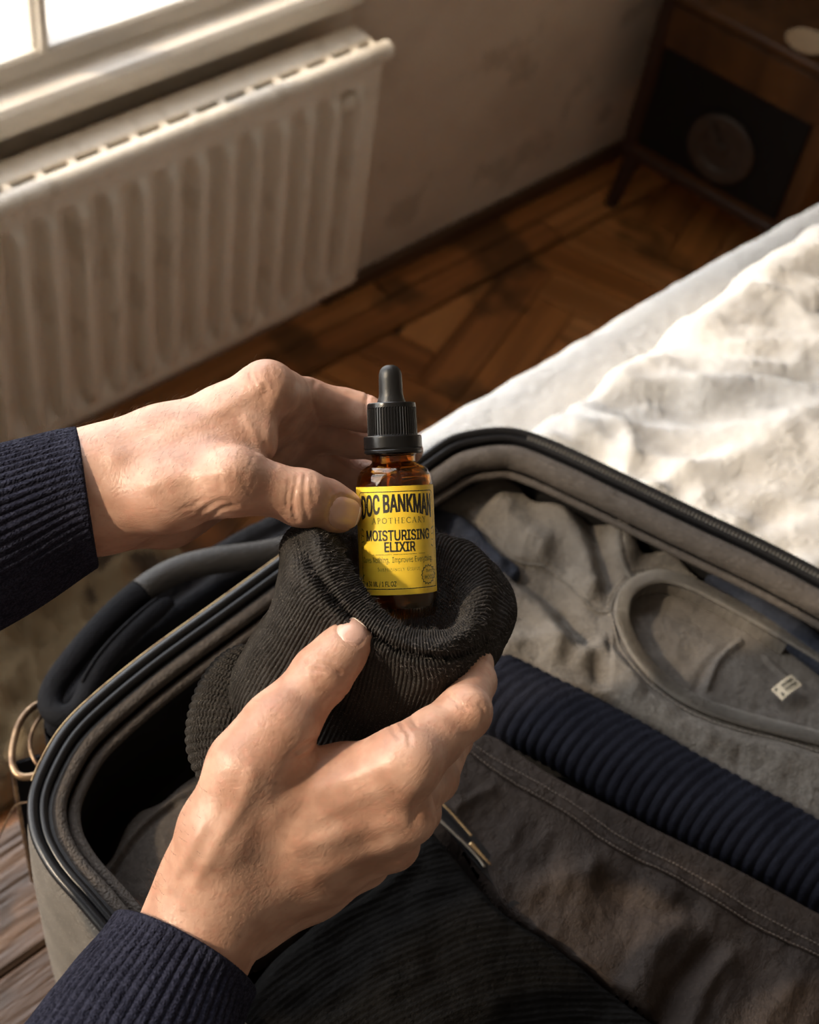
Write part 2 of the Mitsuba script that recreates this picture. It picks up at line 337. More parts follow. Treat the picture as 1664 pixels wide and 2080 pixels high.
# ------------------------------------------------------------------ cloth tools
def cloth_mesh(poly, z0, step=4.0, holes=(), edge=14.0, edge_drop=0.010, folds=(), extra=None, skirt=None, smooth_poly=True, calm=None):
    """A lying cloth: outline given in picture points laid down on the level z0, then raised by folds and rounded at its edges.
    folds: (polyline, height, width) in the same points. Returns mesh, uv (metres) ."""
    def ring(q):
        return spline(np.array(q, float), 160, True) if smooth_poly else np.array(q, float)
    P = Polygon(ring(poly), [ring(h) for h in holes]).buffer(0)
    x0, y0, x1, y1 = P.bounds
    gx, gy = np.arange(x0 - step, x1 + 2 * step, step), np.arange(y0 - step, y1 + 2 * step, step)
    X, Y = np.meshgrid(gx, gy, indexing='ij')
    n, m = X.shape
    q = np.stack([X.ravel(), Y.ravel()], 1)
    pt = shapely.points(q)
    dist = shapely.distance(P.boundary, pt)
    inside = shapely.contains_xy(P, q[:, 0], q[:, 1])
    near = dist < 0.62 * step
    par = shapely.line_locate_point(P.boundary, pt[near]) if P.boundary.geom_type == 'LineString' else None
    if par is not None:
        q[near] = shapely.get_coordinates(shapely.line_interpolate_point(P.boundary, par))
    else:
        for i in np.nonzero(near)[0]:
            c = shapely.ops.nearest_points(P.boundary, pt[i])[0]
            q[i] = c.x, c.y
    ok = inside | near
    dist = np.where(near, 0, dist)
    F = grid_faces(n, m)
    Ft = np.vstack([F[:, [0, 1, 2]], F[:, [0, 2, 3]]])
    cen = q[Ft].mean(1)
    Ft = Ft[ok[Ft].all(1) & shapely.contains_xy(P.buffer(0.02), cen[:, 0], cen[:, 1])]
    used = np.unique(Ft)
    re = np.full(len(q), -1); re[used] = np.arange(len(used))
    Ft, q, dist = re[Ft], q[used], dist[used]
    e = np.sort(np.vstack([Ft[:, [0, 1]], Ft[:, [1, 2]], Ft[:, [2, 0]]]), 1)
    ue, ce = np.unique(e, axis=0, return_counts=True)
    bv = np.unique(ue[ce == 1])                           # the cut edge follows the outline exactly
    lines = list(getattr(P.boundary, 'geoms', [P.boundary]))
    bp_ = shapely.points(q[bv])
    ds = np.stack([shapely.distance(l_, bp_) for l_ in lines])
    for i_, l_ in enumerate(lines):
        s_ = (ds.argmin(0) == i_) & (ds[i_] < 1.7 * step)
        q[bv[s_]] = shapely.get_coordinates(shapely.line_interpolate_point(l_, shapely.line_locate_point(l_, bp_[s_])))
    R = ROT @ np.stack([(q[:, 0] - 832) / FX, (q[:, 1] - 1040) / FX, np.ones(len(q))])
    W = EYE + (R * ((z0 - EYE[2]) / R[2])).T
    dist = shapely.distance(P.exterior, shapely.points(q))
    t = np.clip(1 - dist / edge, 0, 1)
    z = -edge_drop * (1 - np.sqrt(np.maximum(1 - t * t, 0)))
    pt = shapely.points(q)
    for line, hgt, wid in folds:
        d = shapely.distance(LineString(spline(np.array(line, float), 60) if len(line) > 2 else line), pt)
        z = z + hgt * np.exp(-(d / wid) ** 2)
    if extra is not None:
        z = z + extra(q, W, dist)
    if calm is not None:                                  # lies flat close to this line
        c_ = np.clip(shapely.distance(calm[0], pt) / calm[1], 0, 1)
        z = z * c_ * c_ * (3 - 2 * c_)
    V = W + np.c_[np.zeros((len(q), 2)), z]
    e = np.sort(np.vstack([Ft[:, [0, 1]], Ft[:, [1, 2]], Ft[:, [2, 0]]]), 1)
    u, c = np.unique(e, axis=0, return_counts=True)
    b = u[c == 1]
    mesh = trimesh.Trimesh(V, Ft, process=False)
    if mesh.face_normals[:, 2].mean() < 0:
        mesh.invert()
    uv = V[:, :2].copy()
    if skirt is not None:
        b = b[(dist[b] < 0.7 * step).all(1)]
        k = len(V)
        low = np.unique(b)
        rl = np.full(k, -1); rl[low] = np.arange(len(low)) + k
        V2 = np.vstack([mesh.vertices, np.c_[V[low, :2], np.minimum(V[low, 2] - 0.002, skirt)]])
        w = np.vstack([np.stack([b[:, 0], b[:, 1], rl[b[:, 1]]], 1), np.stack([b[:, 0], rl[b[:, 1]], rl[b[:, 0]]], 1)])
        uv = np.vstack([uv, uv[low] + np.array([0.01, 0.0])])
        mesh = trimesh.Trimesh(V2, np.vstack([mesh.faces, w]), process=False)
    return mesh, uv
def field(q, f, seed=0, oct=4):
    return meshkit.fbm(np.c_[q * f, np.zeros(len(q))], oct, seed) - 0.5

# ------------------------------------------------------------------ bed
def linen(p, n, uv):
    w = noise(p.x * 900, p.y * 120, p.z * 500) * 0.5 + noise(p.x * 120, p.y * 900, p.z * 500) * 0.5
    return mix((0.43, 0.412, 0.39), (0.55, 0.535, 0.51), fbm(p.x * 30, p.y * 30, p.z * 30, 3) * 0.6 + w * 0.4)
bumped('mat_linen', proc(linen), proc(lambda p, n, uv: (noise(p.x * 700, p.y * 90, p.z * 400) + noise(p.x * 90, p.y * 700, p.z * 400)) * 0.0007 + fbm(p.x * 60, p.y * 60, p.z * 60, 3) * 0.003), 0.85, sheen=0.3)
principled('mat_dark_wood', proc(lambda p, n, uv: mix((0.085, 0.040, 0.018), (0.15, 0.072, 0.032), fbm(p.x * 5, p.y * 50, p.z * 50, 4))), 0.45)
BX0, BX1, BY0, BY1, BZ = 0.40, 2.30, -0.95, 0.612, 0.625
nx, ny = 260, 150
u, v = np.meshgrid(np.linspace(0, 1, nx), np.linspace(0, 1, ny), indexing='ij')
# mattress in its fitted sheet: a rounded block with shallow pulls across its edge
def pad(x0, x1, y0, y1, z0, z1, r, nx, ny, dz):
    def soft(t, a, b, n):
        s = np.linspace(0, np.pi / 2, 7)
        return np.r_[a + r * (1 - np.cos(s)), np.linspace(a + r, b - r, n)[1:-1], b - r + r * np.sin(s)], np.r_[-r * (1 - np.sin(s)), np.zeros(n - 2), -r * (1 - np.cos(s))]
    X, hx = soft(0, x0, x1, nx)
    Y, hy = soft(0, y0, y1, ny)
    XX, YY = np.meshgrid(X, Y, indexing='ij')
    ZZ = z1 + np.minimum(hx[:, None], hy[None, :])
    ZZ = ZZ + dz(XX, YY)
    top = np.stack([XX, YY, ZZ], -1)
    n, m = XX.shape
    loop = np.r_[np.arange(m), np.arange(1, n) * m + m - 1, (n - 1) * m + np.arange(m - 2, -1, -1), np.arange(n - 2, 0, -1) * m]
    V = top.reshape(-1, 3)
    low = V[loop].copy(); low[:, 2] = z0
    k = len(V); j = np.arange(len(loop)); j2 = (j + 1) % len(loop)
    f = tri(np.vstack([V, low, [[(x0 + x1) / 2, (y0 + y1) / 2, z0]]]), np.vstack([grid_faces(n, m), np.stack([loop[j], k + j, k + j2, loop[j2]], 1)]))
    f = trimesh.Trimesh(f.vertices, np.vstack([f.faces, np.stack([np.full(len(loop), k + len(loop)), k + j2, k + j], 1)]), process=False)
    return outward(f)
def sheet_pulls(X, Y):
    q = np.stack([X.ravel() * 1.0, Y.ravel() * 0.35, X.ravel() * 0], 1)
    a = meshkit.fbm(np.c_[X.ravel() * 26 + Y.ravel() * 18, Y.ravel() * 5, X.ravel() * 0], 3, 5).reshape(X.shape) - 0.5
    b = meshkit.fbm(np.c_[X.ravel() * 3, Y.ravel() * 3, X.ravel() * 0], 3, 8).reshape(X.shape) - 0.5
    return (0.011 * a + 0.010 * b) * np.clip((X - 0.70) / 0.08, 0.15, 1)
tag('bed', 'bed with white rumpled linen running along the window wall', 'bed')
put('bed__mattress', pad(BX0, BX1, BY0, BY1, 0.33, BZ, 0.035, 260, 90, sheet_pulls), 'mat_linen', True)
put('bed__frame', cat(box(BX0 - 0.01, BX1, BY0 - 0.01, BY1 - 0.03, 0.20, 0.325, 0.006)), 'mat_dark_wood', 25)
for x in (BX0 + 0.05, BX1 - 0.06):
    for y in (BY0 + 0.05, BY1 - 0.10):
        put('bed__leg', box(x - 0.03, x + 0.03, y - 0.03, y + 0.03, 0.0, 0.21, 0.005), 'mat_dark_wood', 25)
def duvet_z(X, Y):
    s = X.shape
    x, y = X.ravel(), Y.ravel()
    w = meshkit.fbm(np.c_[x * 4, y * 4, x * 0], 3, 21) * 5
    a = np.abs(meshkit.fbm(np.c_[x * 6 + w, y * 9 - w * 0.4, x * 0], 3, 2) - 0.5) * 2
    b = np.abs(meshkit.fbm(np.c_[x * 20 + y * 14 + w, y * 9 - x * 6, x * 0], 3, 4) - 0.5) * 2
    c = meshkit.fbm(np.c_[x * 3.2, y * 3.2, x * 0], 2, 6) - 0.5
    return (0.050 * (0.35 - a) * 0.6 + 0.026 * (0.3 - b) + 0.05 * c).reshape(s)
dm = pad(0.62, 2.25, -0.9, 0.515, BZ + 0.012, 0.690, 0.034, 300, 180, duvet_z)
V = dm.vertices.copy()
edge_w = (meshkit.fbm(np.c_[V[:, 0] * 5, V[:, 2] * 0, V[:, 2] * 0], 3, 31) - 0.5) * 0.05 + 0.035 * np.clip((V[:, 0] - 0.8) / 1.0, 0, 1)
V[:, 1] += edge_w * np.clip((V[:, 1] - 0.2) / 0.25, 0, 1)
V[:, 0] += (0.60 - 0.43 * (V[:, 1] - 0.40) + 0.04 - 0.62) * np.clip((1.4 - V[:, 0]) / 0.7, 0, 1)
dm.vertices = V
tag(put('duvet', dm, 'mat_linen', True), 'crumpled white linen duvet lying on the bed, sunlit', 'duvet')

# ------------------------------------------------------------------ wooden bench at the foot of the bed
def bench_wood(p, n, uv):
    g = fbm(p.x * 8, p.y * 90, p.z * 8, 4)
    s = smoothstep(0.5, 0.7, fbm(p.x * 26, p.y * 40, p.z * 26 + 3, 4))
    return mix(mix((0.10, 0.055, 0.030), (0.05, 0.028, 0.017), smoothstep(0.3, 0.7, g)), (0.025, 0.016, 0.011), s * 0.7)
bumped('mat_bench', proc(bench_wood), proc(lambda p, n, uv: fbm(p.x * 30, p.y * 300, p.z * 30, 3) * 0.002), 0.5)
tag('wooden_bench', 'worn dark brown wooden bench at the foot of the bed, under the suitcase corner', 'bench')
for i, y in enumerate(np.arange(-0.62, 0.45, 0.092)):
    put('wooden_bench__board', box(-0.12, 0.37, y, y + 0.09, 0.612, 0.638, 0.003), 'mat_bench', 25)
put('wooden_bench__apron', box(-0.10, 0.35, -0.6, 0.44, 0.52, 0.611, 0.003), 'mat_bench', 25)
for x in (-0.07, 0.32):
    for y in (-0.57, 0.41):
        put('wooden_bench__leg', box(x - 0.025, x + 0.025, y - 0.025, y + 0.025, 0, 0.53, 0.004), 'mat_bench', 25)

# ------------------------------------------------------------------ suitcase
RZ = 0.90
left = [(640, 1082), (420, 1242), (298, 1330), (191, 1417), (125, 1484), (88, 1545), (67, 1593), (58, 1638), (64, 1695), (81, 1737), (112, 1785), (156, 1835), (201, 1888)]
right = [(868, 918), (914, 890), (972, 876), (1036, 873), (1095, 888), (1163, 917), (1266, 966), (1388, 1025), (1486, 1071), (1664, 1160)]
rim = np.vstack([pts(right, z=RZ), [[0.70, -0.02, RZ], [0.735, -0.15, RZ], [0.71, -0.215, RZ], [0.64, -0.235, RZ], [0.45, -0.235, RZ], [0.29, -0.235, RZ], [0.205, -0.215, RZ], [0.18, -0.15, RZ], [0.168, 0.0, RZ], [0.160, 0.15, RZ]], pts(left[::-1], z=RZ), [at(760, 993, z=RZ)]])
rim = spline(rim, 720, True)
def rim_normals(p):
    t = np.roll(p, -3, 0) - np.roll(p, 3, 0)
    n = np.stack([t[:, 1], -t[:, 0]], 1)
    n /= np.linalg.norm(n, axis=1, keepdims=True)
    c = p[:, :2].mean(0)
    return n * np.sign(((c - p[:, :2]) * n).sum(1).mean())
RN = rim_normals(rim)
def rim_off(o, z):
    p = rim[:, :2] + RN * o
    return np.c_[p, np.full(len(p), z)]
def loft(rings, closed_v=False, cap0=None, cap1=None):
    V = np.stack(rings)
    n, m = V.shape[:2]
    mesh = tri(V.reshape(-1, 3), grid_faces(n, m, closed_v, True))
    vv, ff = [mesh.vertices], [mesh.faces]
    j = np.arange(m)
    for which, cc in ((0, cap0), (n - 1, cap1)):
        if cc is not None:
            k = sum(len(a) for a in vv)
            vv.append(np.array([cc]))
            a, b = which * m + j, which * m + (j + 1) % m
            ff.append(np.stack([np.full(m, k), a, b] if which else [np.full(m, k), b, a], 1))
    return trimesh.Trimesh(np.vstack(vv), np.vstack(ff), process=False)
def felt(a, b, c, f=1.0):
    def fn(p, n, uv):
        s = noise(p.x * 900 * f, p.y * 900 * f, p.z * 900 * f)
        w = fbm(p.x * 50, p.y * 50, p.z * 50, 4)
        return mix(mix(a, b, w), c, smoothstep(0.6, 0.95, s) * 0.6)
    return proc(fn)
weave_h = proc(lambda p, n, uv: noise(p.x * 1300, p.y * 1300, p.z * 1300) * 0.0009 + fbm(p.x * 150, p.y * 150, p.z * 150, 3) * 0.0012, eps=2e-4)
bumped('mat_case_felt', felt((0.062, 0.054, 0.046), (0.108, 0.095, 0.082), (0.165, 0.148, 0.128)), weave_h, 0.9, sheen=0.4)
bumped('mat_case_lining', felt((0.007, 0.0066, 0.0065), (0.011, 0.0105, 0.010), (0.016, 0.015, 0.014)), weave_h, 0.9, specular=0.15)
bumped('mat_case_roll', felt((0.040, 0.032, 0.026), (0.064, 0.052, 0.043), (0.105, 0.086, 0.072)), weave_h, 0.85, sheen=0.1)
principled('mat_rubber', (0.008, 0.008, 0.009), 0.30, specular=0.35)
principled('mat_brass', proc(lambda p, n, uv: mix((0.50, 0.34, 0.17), (0.30, 0.19, 0.10), smoothstep(0.4, 0.7, fbm(p.x * 200, p.y * 200, p.z * 200, 3)))), 0.33, metallic=0.9)
principled('mat_dark_metal', (0.32, 0.29, 0.25), 0.3, metallic=0.9)
FLOOR_IN = 0.80
C0 = rim[:, :2].mean(0)
prof = [(0.004, 0.8975), (-0.0005, 0.893), (-0.002, 0.88), (-0.003, 0.84), (-0.002, 0.76), (0.0, 0.69), (0.004, 0.662), (0.012, 0.648), (0.03, 0.640)]
inner = [(0.030, FLOOR_IN + 0.001), (0.022, FLOOR_IN + 0.02), (0.020, 0.86), (0.018, 0.885), (0.012, 0.894)]
shell = loft([rim_off(o, z) for o, z in inner[::-1][:1] + prof], cap1=[*C0, 0.640])
tag('suitcase', 'open grey-brown felt suitcase with black rubber piping, packed with clothes', 'suitcase')
put('suitcase__shell', shell, 'mat_case_felt', 50)
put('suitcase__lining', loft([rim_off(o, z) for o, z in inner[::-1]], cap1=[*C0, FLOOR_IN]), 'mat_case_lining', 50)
k12 = circle(1.0, 12)
put('suitcase__piping', sweep(rim_off(0.0022, RZ + 0.0005), k12 * 0.0030, True), 'mat_rubber', True)
put('suitcase__piping', sweep(rim_off(0.0074, RZ - 0.0006), k12 * 0.0026, True), 'mat_rubber', True)
put('suitcase__zip_tape', sweep(rim_off(0.0085, RZ - 0.005), np.array([[-0.0065, -0.002], [0.0040, -0.002], [0.0040, 0.002], [-0.0065, 0.002]]), True), 'mat_rubber', 25)
wob = lambda s, k: 1 + 0.06 * (meshkit.fbm(np.c_[np.arange(720) * k, np.zeros(720), np.zeros(720)], 3, s) - 0.5)
bedside = np.clip((rim[:, 0] - 0.40) / 0.15, 0, 1) * np.clip((rim[:, 1] + 0.2) / 0.1, 0, 1)      # the padding is fuller on the bed side
for o0, o1, r0, r1, z, s in ((0.0148, 0.0195, 0.0044, 0.0085, RZ - 0.006, 1), (0.0228, 0.0300, 0.0035, 0.0026, RZ - 0.012, 2)):
    w_ = wob(s, 0.2)
    o_r, r_r = o0 + (o1 - o0) * bedside, (r0 + (r1 - r0) * bedside) * w_
    put('suitcase__lining_roll', sweep(np.c_[rim[:, :2] + RN * o_r[:, None], np.full(720, z)], circle(1.0, 16), True, scale=np.stack([r_r, r_r * 0.9], 1)), 'mat_case_roll', True)
# the thin brass wire along the window side, and the zip teeth along the bed side
sel = np.array([np.hypot(*(rim[:, :2] - at(*p, z=RZ)[:2]).T).argmin() for p in ((640, 1082), (70, 1590))])
iw = np.arange(min(sel), max(sel))
put('suitcase__edge_wire', tube(rim_off(-0.0012, RZ + 0.0012)[iw], 0.0005, 6), 'mat_brass', True)
sel = np.array([np.hypot(*(rim[:, :2] - at(*p, z=RZ)[:2]).T).argmin() for p in ((1080, 884), (1664, 1160))])
path = rim_off(0.0049, RZ + 0.0012)[sel[0]:sel[1] + 40] if sel[0] < sel[1] else rim_off(0.0049, RZ + 0.0012)[sel[1] - 40:sel[0]]
zl = np.r_[0, np.cumsum(np.linalg.norm(np.diff(path, axis=0), axis=1))]
ss = np.arange(0, zl[-1], 0.0026)
zp = np.stack([np.interp(ss, zl, path[:, k]) for k in range(3)], 1)
zt, za, zb = frames(zp)
tooth = box(-0.0026, 0.0026, -0.0007, 0.0007, -0.0008, 0.0012, 0.0003)
put('suitcase__zip_teeth', cat(*[placed(tooth, basis(p, a_, t_, b_)) for p, t_, a_, b_ in zip(zp, zt, za, zb)]), 'mat_dark_metal', False)
labels['suitcase__zip_teeth'] = {'kind': 'stuff', 'label': 'metal zip teeth'}
labels['suitcase__edge_wire'] = {'label': 'thin brass edge wire'}
# ------------------------------------------------------------------ clothes in the suitcase
def jersey(a, b, c):
    def fn(p, n, uv):
        s = noise(uv.x * 2600, uv.y * 2600, 0.5)
        s2 = noise(uv.x * 900, uv.y * 900, 3.5)
        w = fbm(uv.x * 38, uv.y * 38, 1.0, 4)
        return mix(mix(a, b, smoothstep(0.25, 0.75, w * 0.55 + s2 * 0.45)), c, smoothstep(0.62, 0.95, s) * 0.7)
    return proc(fn)
nap = proc(lambda p, n, uv: noise(uv.x * 2200, uv.y * 2200, 0.0) * 0.00055 + fbm(uv.x * 300, uv.y * 300, 0.0, 3) * 0.0009, eps=1.5e-4)
bumped('mat_grey_jersey', jersey((0.074, 0.064, 0.054), (0.130, 0.115, 0.098), (0.20, 0.18, 0.156)), nap, 0.9, sheen=0.2)
bumped('mat_grey_inside', jersey((0.074, 0.064, 0.055), (0.115, 0.102, 0.089), (0.17, 0.153, 0.135)), nap, 0.9, sheen=0.2)
bumped('mat_grey_rib', jersey((0.11, 0.098, 0.085), (0.16, 0.146, 0.128), (0.22, 0.20, 0.178)), nap, 0.9, sheen=0.2)
bumped('mat_navy_wool', jersey((0.006, 0.0065, 0.011), (0.012, 0.013, 0.020), (0.026, 0.028, 0.038)), nap, 0.92, sheen=0.05, specular=0.1)
bumped('mat_navy_denim', jersey((0.014, 0.017, 0.026), (0.030, 0.034, 0.047), (0.06, 0.065, 0.08)), nap, 0.92, sheen=0.05, specular=0.1)
bumped('mat_brown_twill', jersey((0.016, 0.0102, 0.0076), (0.028, 0.0188, 0.0138), (0.056, 0.039, 0.030)), nap, 0.78, sheen=0.15, specular=0.3)
bumped('mat_brown_suede', jersey((0.034, 0.027, 0.022), (0.054, 0.044, 0.036), (0.085, 0.07, 0.058)), nap, 0.9, sheen=0.15)
bumped('mat_black_knit', jersey((0.0038, 0.0036, 0.0034), (0.0075, 0.007, 0.0067), (0.017, 0.0155, 0.0145)), nap, 0.95, specular=0.05)
principled('mat_thread', (0.30, 0.26, 0.21), 0.8)
principled('mat_brown_thread', (0.14, 0.11, 0.09), 0.8)
def stitches(line, z, step, length, bsdf, key, lift=0.0006, r=0.00035, zf=None):
    p = spline(pts(line, z=z), 400)
    if zf is not None:
        p[:, 2] = zf
    l = np.r_[0, np.cumsum(np.linalg.norm(np.diff(p, axis=0), axis=1))]
    ms = []
    for s in np.arange(0, l[-1] - length, step):
        q = np.array([[np.interp(t, l, p[:, k]) for k in range(3)] for t in (s, s + length * 0.5, s + length)])
        q[:, 2] += np.array([0, lift * 0.8, 0]) + lift * 0.3
        ms.append(tube(q, [r * 0.6, r, r * 0.6], 5))
    k = put(key, cat(*ms), bsdf, True)
    labels[k] = {'kind': 'stuff'}
    return k
def settle(mesh):
    """A height lookup over the cloth, so that seams and stitches can lie on it."""
    from scipy.spatial import cKDTree
    v = mesh.vertices
    tr = cKDTree(v[:, :2])
    def z(xy, k=4):
        d, i = tr.query(xy, k=k)
        w = 1 / (d + 1e-5)
        return (v[i, 2] * w).sum(1) / w.sum(1)
    return z
def seam(line, z0, zf, r, lift, key, bsdf, n=160, k=8, flat=0.6):
    p = spline(pts(line, z=z0), n)
    p[:, 2] = zf(p[:, :2]) + lift
    return put(key, sweep(p, circle(r, k, r * flat)), bsdf, True)

# --- grey T-shirt: front with the neck hole, back seen through it, rib collar, seams, stitching, tag
SZ = 0.868
shirt = [(868, 1060), (885, 1020), (925, 992), (985, 962), (1042, 962), (1080, 1005), (1120, 1032), (1175, 1036), (1235, 1058), (1300, 1078), (1370, 1125), (1425, 1180), (1495, 1232), (1580, 1290), (1664, 1368), (1800, 1480), (1930, 1640), (1850, 1760), (1700, 1700),
         (1664, 1672), (1535, 1604), (1437, 1550), (1354, 1491), (1280, 1444), (1232, 1410), (1144, 1387), (1085, 1350), (1007, 1328), (950, 1300), (900, 1200), (860, 1120)]
hole = [(1279, 1245), (1286, 1217), (1317, 1191), (1356, 1186), (1423, 1209), (1507, 1252), (1590, 1302), (1664, 1351), (1760, 1440), (1770, 1500), (1700, 1500), (1664, 1489), (1590, 1470), (1507, 1444), (1423, 1415), (1356, 1376), (1312, 1323), (1284, 1270)]
band_mid = [(1262, 1253), (1270, 1213), (1303, 1184), (1352, 1177), (1430, 1203), (1520, 1252), (1600, 1298), (1664, 1335), (1775, 1430), (1790, 1515), (1700, 1514), (1664, 1504), (1580, 1484), (1500, 1462), (1417, 1433), (1341, 1384), (1291, 1325), (1266, 1275)]
hole = [tuple(p) for p in np.array(Polygon(spline(np.array(band_mid, float), 200, True)).buffer(-8).exterior.coords)[:-1:5]]
hem = [(885, 1030), (915, 1035), (950, 1052), (985, 1082), (1012, 1112), (1045, 1136), (1085, 1144), (1115, 1152), (1150, 1180), (1180, 1213), (1205, 1233), (1240, 1244)]
flap_edge = [(1283, 1178), (1262, 1152), (1249, 1118), (1250, 1085), (1262, 1065), (1284, 1062), (1302, 1080)]
def shirt_extra(q, W, dist):
    z = 0.007 * field(q, 0.010, 11) * np.clip(dist / 40, 0, 1) + 0.0022 * field(q, 0.032, 12, 3) * np.clip(dist / 20, 0, 1)
    # the hem steps down on its lower left side
    L = LineString(spline(np.array(hem, float), 80))
    pt = shapely.points(q)
    d = shapely.distance(L, pt)
    z = z - 0.0022 * np.exp(-(d / 4.0) ** 2)
    side = Polygon(list(map(tuple, spline(np.array(hem, float), 80))) + [(1240, 1400), (860, 1400)])
    ins = shapely.contains_xy(side.buffer(0), q[:, 0], q[:, 1])
    z = z - 0.003 * np.where(ins, np.clip(d / 6, 0, 1), 0)
    # sleeve rolled back beside the collar
    z = z + 0.016 * np.exp(-((q[:, 0] - 1262) / 28.0) ** 2 - ((q[:, 1] - 1105) / 42.0) ** 2) - 0.012 * np.exp(-((q[:, 0] - 1312) / 34.0) ** 2 - ((q[:, 1] - 1112) / 22.0) ** 2)
    return z
folds = [([(1000, 975), (1040, 1060), (1100, 1110)], 0.007, 26), ([(960, 1040), (1060, 1030), (1150, 1060)], 0.004, 20), ([(1120, 1040), (1170, 1110), (1200, 1190)], 0.010, 24), ([(1200, 1060), (1215, 1120), (1235, 1190)], -0.006, 16),
         ([(960, 1180), (1050, 1200), (1110, 1260), (1130, 1320)], 0.008, 22), ([(1060, 1170), (1130, 1210), (1180, 1290)], -0.007, 20), ([(1040, 1300), (1120, 1300), (1220, 1330), (1290, 1400)], 0.007, 20), ([(1180, 1340), (1235, 1290), (1250, 1250)], 0.005, 16),
         ([(1150, 1240), (1190, 1290), (1220, 1370)], -0.005, 14), ([(1330, 1430), (1430, 1490), (1560, 1530), (1700, 1590)], 0.005, 26), ([(1290, 1120), (1350, 1135), (1410, 1175)], 0.008, 15), ([(1300, 1080), (1350, 1100), (1400, 1140)], 0.006, 10),
         ([(900, 1120), (960, 1160), (1000, 1250)], 0.006, 18)]
folds = [(l_, h_ * 0.85, w_ * 1.1) for l_, h_, w_ in folds]
sm, suv = cloth_mesh(shirt, SZ, 4.0, [hole], 18, 0.012, folds, shirt_extra, FLOOR_IN + 0.004, calm=(LineString(np.vstack([spline(np.array(band_mid, float), 200, True)] * 1)), 46))
tag('t_shirt', 'faded grey T-shirt with a ribbed round collar folded in the suitcase', 't-shirt')
put('t_shirt__front', sm, 'mat_grey_jersey', True, uv=suv)
sz = settle(sm)
bm, buv = cloth_mesh([(1215, 1240), (1240, 1160), (1310, 1125), (1390, 1150), (1480, 1212), (1590, 1290), (1690, 1375), (1850, 1500), (1850, 1580), (1700, 1550), (1560, 1515), (1440, 1475), (1330, 1425), (1250, 1340)], SZ - 0.011, 5.0, (), 10, 0.003,
                     [([(1352, 1296), (1400, 1335), (1436, 1408)][::1], 0.0, 5), ([(1505, 1300), (1462, 1340), (1435, 1400)], 0.0035, 6), ([(1480, 1310), (1440, 1350), (1412, 1405)], -0.002, 8), ([(1560, 1330), (1620, 1385), (1700, 1440)], 0.0022, 5)],
                     lambda q, W, d: 0.005 * field(q, 0.012, 41) + 0.0015 * field(q, 0.05, 42, 3) - 0.004 * np.exp(-(shapely.distance(LineString([(1290, 1225), (1360, 1240), (1480, 1290), (1664, 1400)]), shapely.points(q)) / 22.0) ** 2), FLOOR_IN + 0.003)
put('t_shirt__back', bm, 'mat_grey_inside', True, uv=buv)
bz = settle(bm)
# collar: a flat ribbed band lying round the hole
n = 2400
bp = spline(pts(band_mid, z=SZ), n, True)
bp[:, 2] = SZ + 0.0020 + 0.0022 * (meshkit.fbm(np.c_[bp[:, :2] * 22, bp[:, :1] * 0], 2, 8) - 0.3)
k = 41
bp[:, 2] = np.convolve(np.r_[bp[-k:, 2], bp[:, 2], bp[:k, 2]], np.ones(2 * k + 1) / (2 * k + 1), 'same')[k:-k]
a_ = np.arange(18) * 2 * np.pi / 18
prof = np.stack([0.0050 * np.sign(np.cos(a_)) * np.abs(np.cos(a_)) ** 0.7, 0.0021 * np.sin(a_)], 1)
ripple = 1 + 0.30 * np.cos(np.arange(n) * 2 * np.pi / 6.0)
cm = sweep(bp, prof, True, scale=np.stack([np.ones(n), ripple], 1))
lc = np.r_[0, np.cumsum(np.linalg.norm(np.diff(bp, axis=0), axis=1))]
put('t_shirt__collar', cm, 'mat_grey_rib', True, uv=np.stack([np.repeat(lc, 18), np.tile(a_ * 0.005, n)], 1))
labels['t_shirt__collar'] = {'label': 'ribbed round collar'}
out = [(1243, 1262), (1240, 1235), (1254, 1204), (1288, 1172), (1345, 1163), (1432, 1190), (1530, 1242), (1610, 1285), (1664, 1312)]
low = [(1243, 1262), (1252, 1300), (1275, 1345), (1325, 1400), (1405, 1452), (1490, 1482), (1575, 1504), (1664, 1530)]
seam(hem, SZ, sz, 0.0009, 0.0010, 't_shirt__seam', 'mat_grey_rib')
seam(out, SZ, sz, 0.0007, 0.0006, 't_shirt__seam', 'mat_grey_rib')
seam(low, SZ, sz, 0.0007, 0.0006, 't_shirt__seam', 'mat_grey_rib')
seam(flap_edge, SZ, sz, 0.0022, 0.0012, 't_shirt__sleeve_hem', 'mat_grey_rib')
for ln in (low, [(p[0] - 5, p[1] - 9) for p in out]):
    p = spline(pts(ln, z=SZ), 400)
    stitches(ln, SZ, 0.0032, 0.0019, 'mat_thread', 't_shirt__stitching', zf=sz(p[:, :2]) + 0.0004)
# woven neck tag, bent up at one end
tg = pts([(1566, 1402), (1588, 1424), (1629, 1392), (1607, 1372)], z=SZ - 0.006)
cx = tg.mean(0); ex, ey = unit(tg[3] - tg[0]), unit(tg[1] - tg[0])
tw, th = np.linalg.norm(tg[3] - tg[0]), np.linalg.norm(tg[1] - tg[0])
s_ = np.linspace(0, 1, 14)
arc = np.stack([s_ * tw, 0.0025 * np.sin(np.pi * s_) + 0.001], 1)
V = np.array([tg[0] + ex * x + ey * y + np.array([0, 0, z]) for x, z in arc for y in (0, th)])
tagm = tri(V, grid_faces(14, 2))
tagm = cat(tagm, trimesh.Trimesh(V - [0, 0, 0.0005], tagm.faces[:, ::-1], process=False))
principled('mat_tag', (0.52, 0.45, 0.33), 0.8)
principled('mat_ink', (0.012, 0.011, 0.010), 0.6)
kt = put('t_shirt__tag', tagm, 'mat_tag', True)
labels[kt] = {'label': 'small cream woven neck tag'}
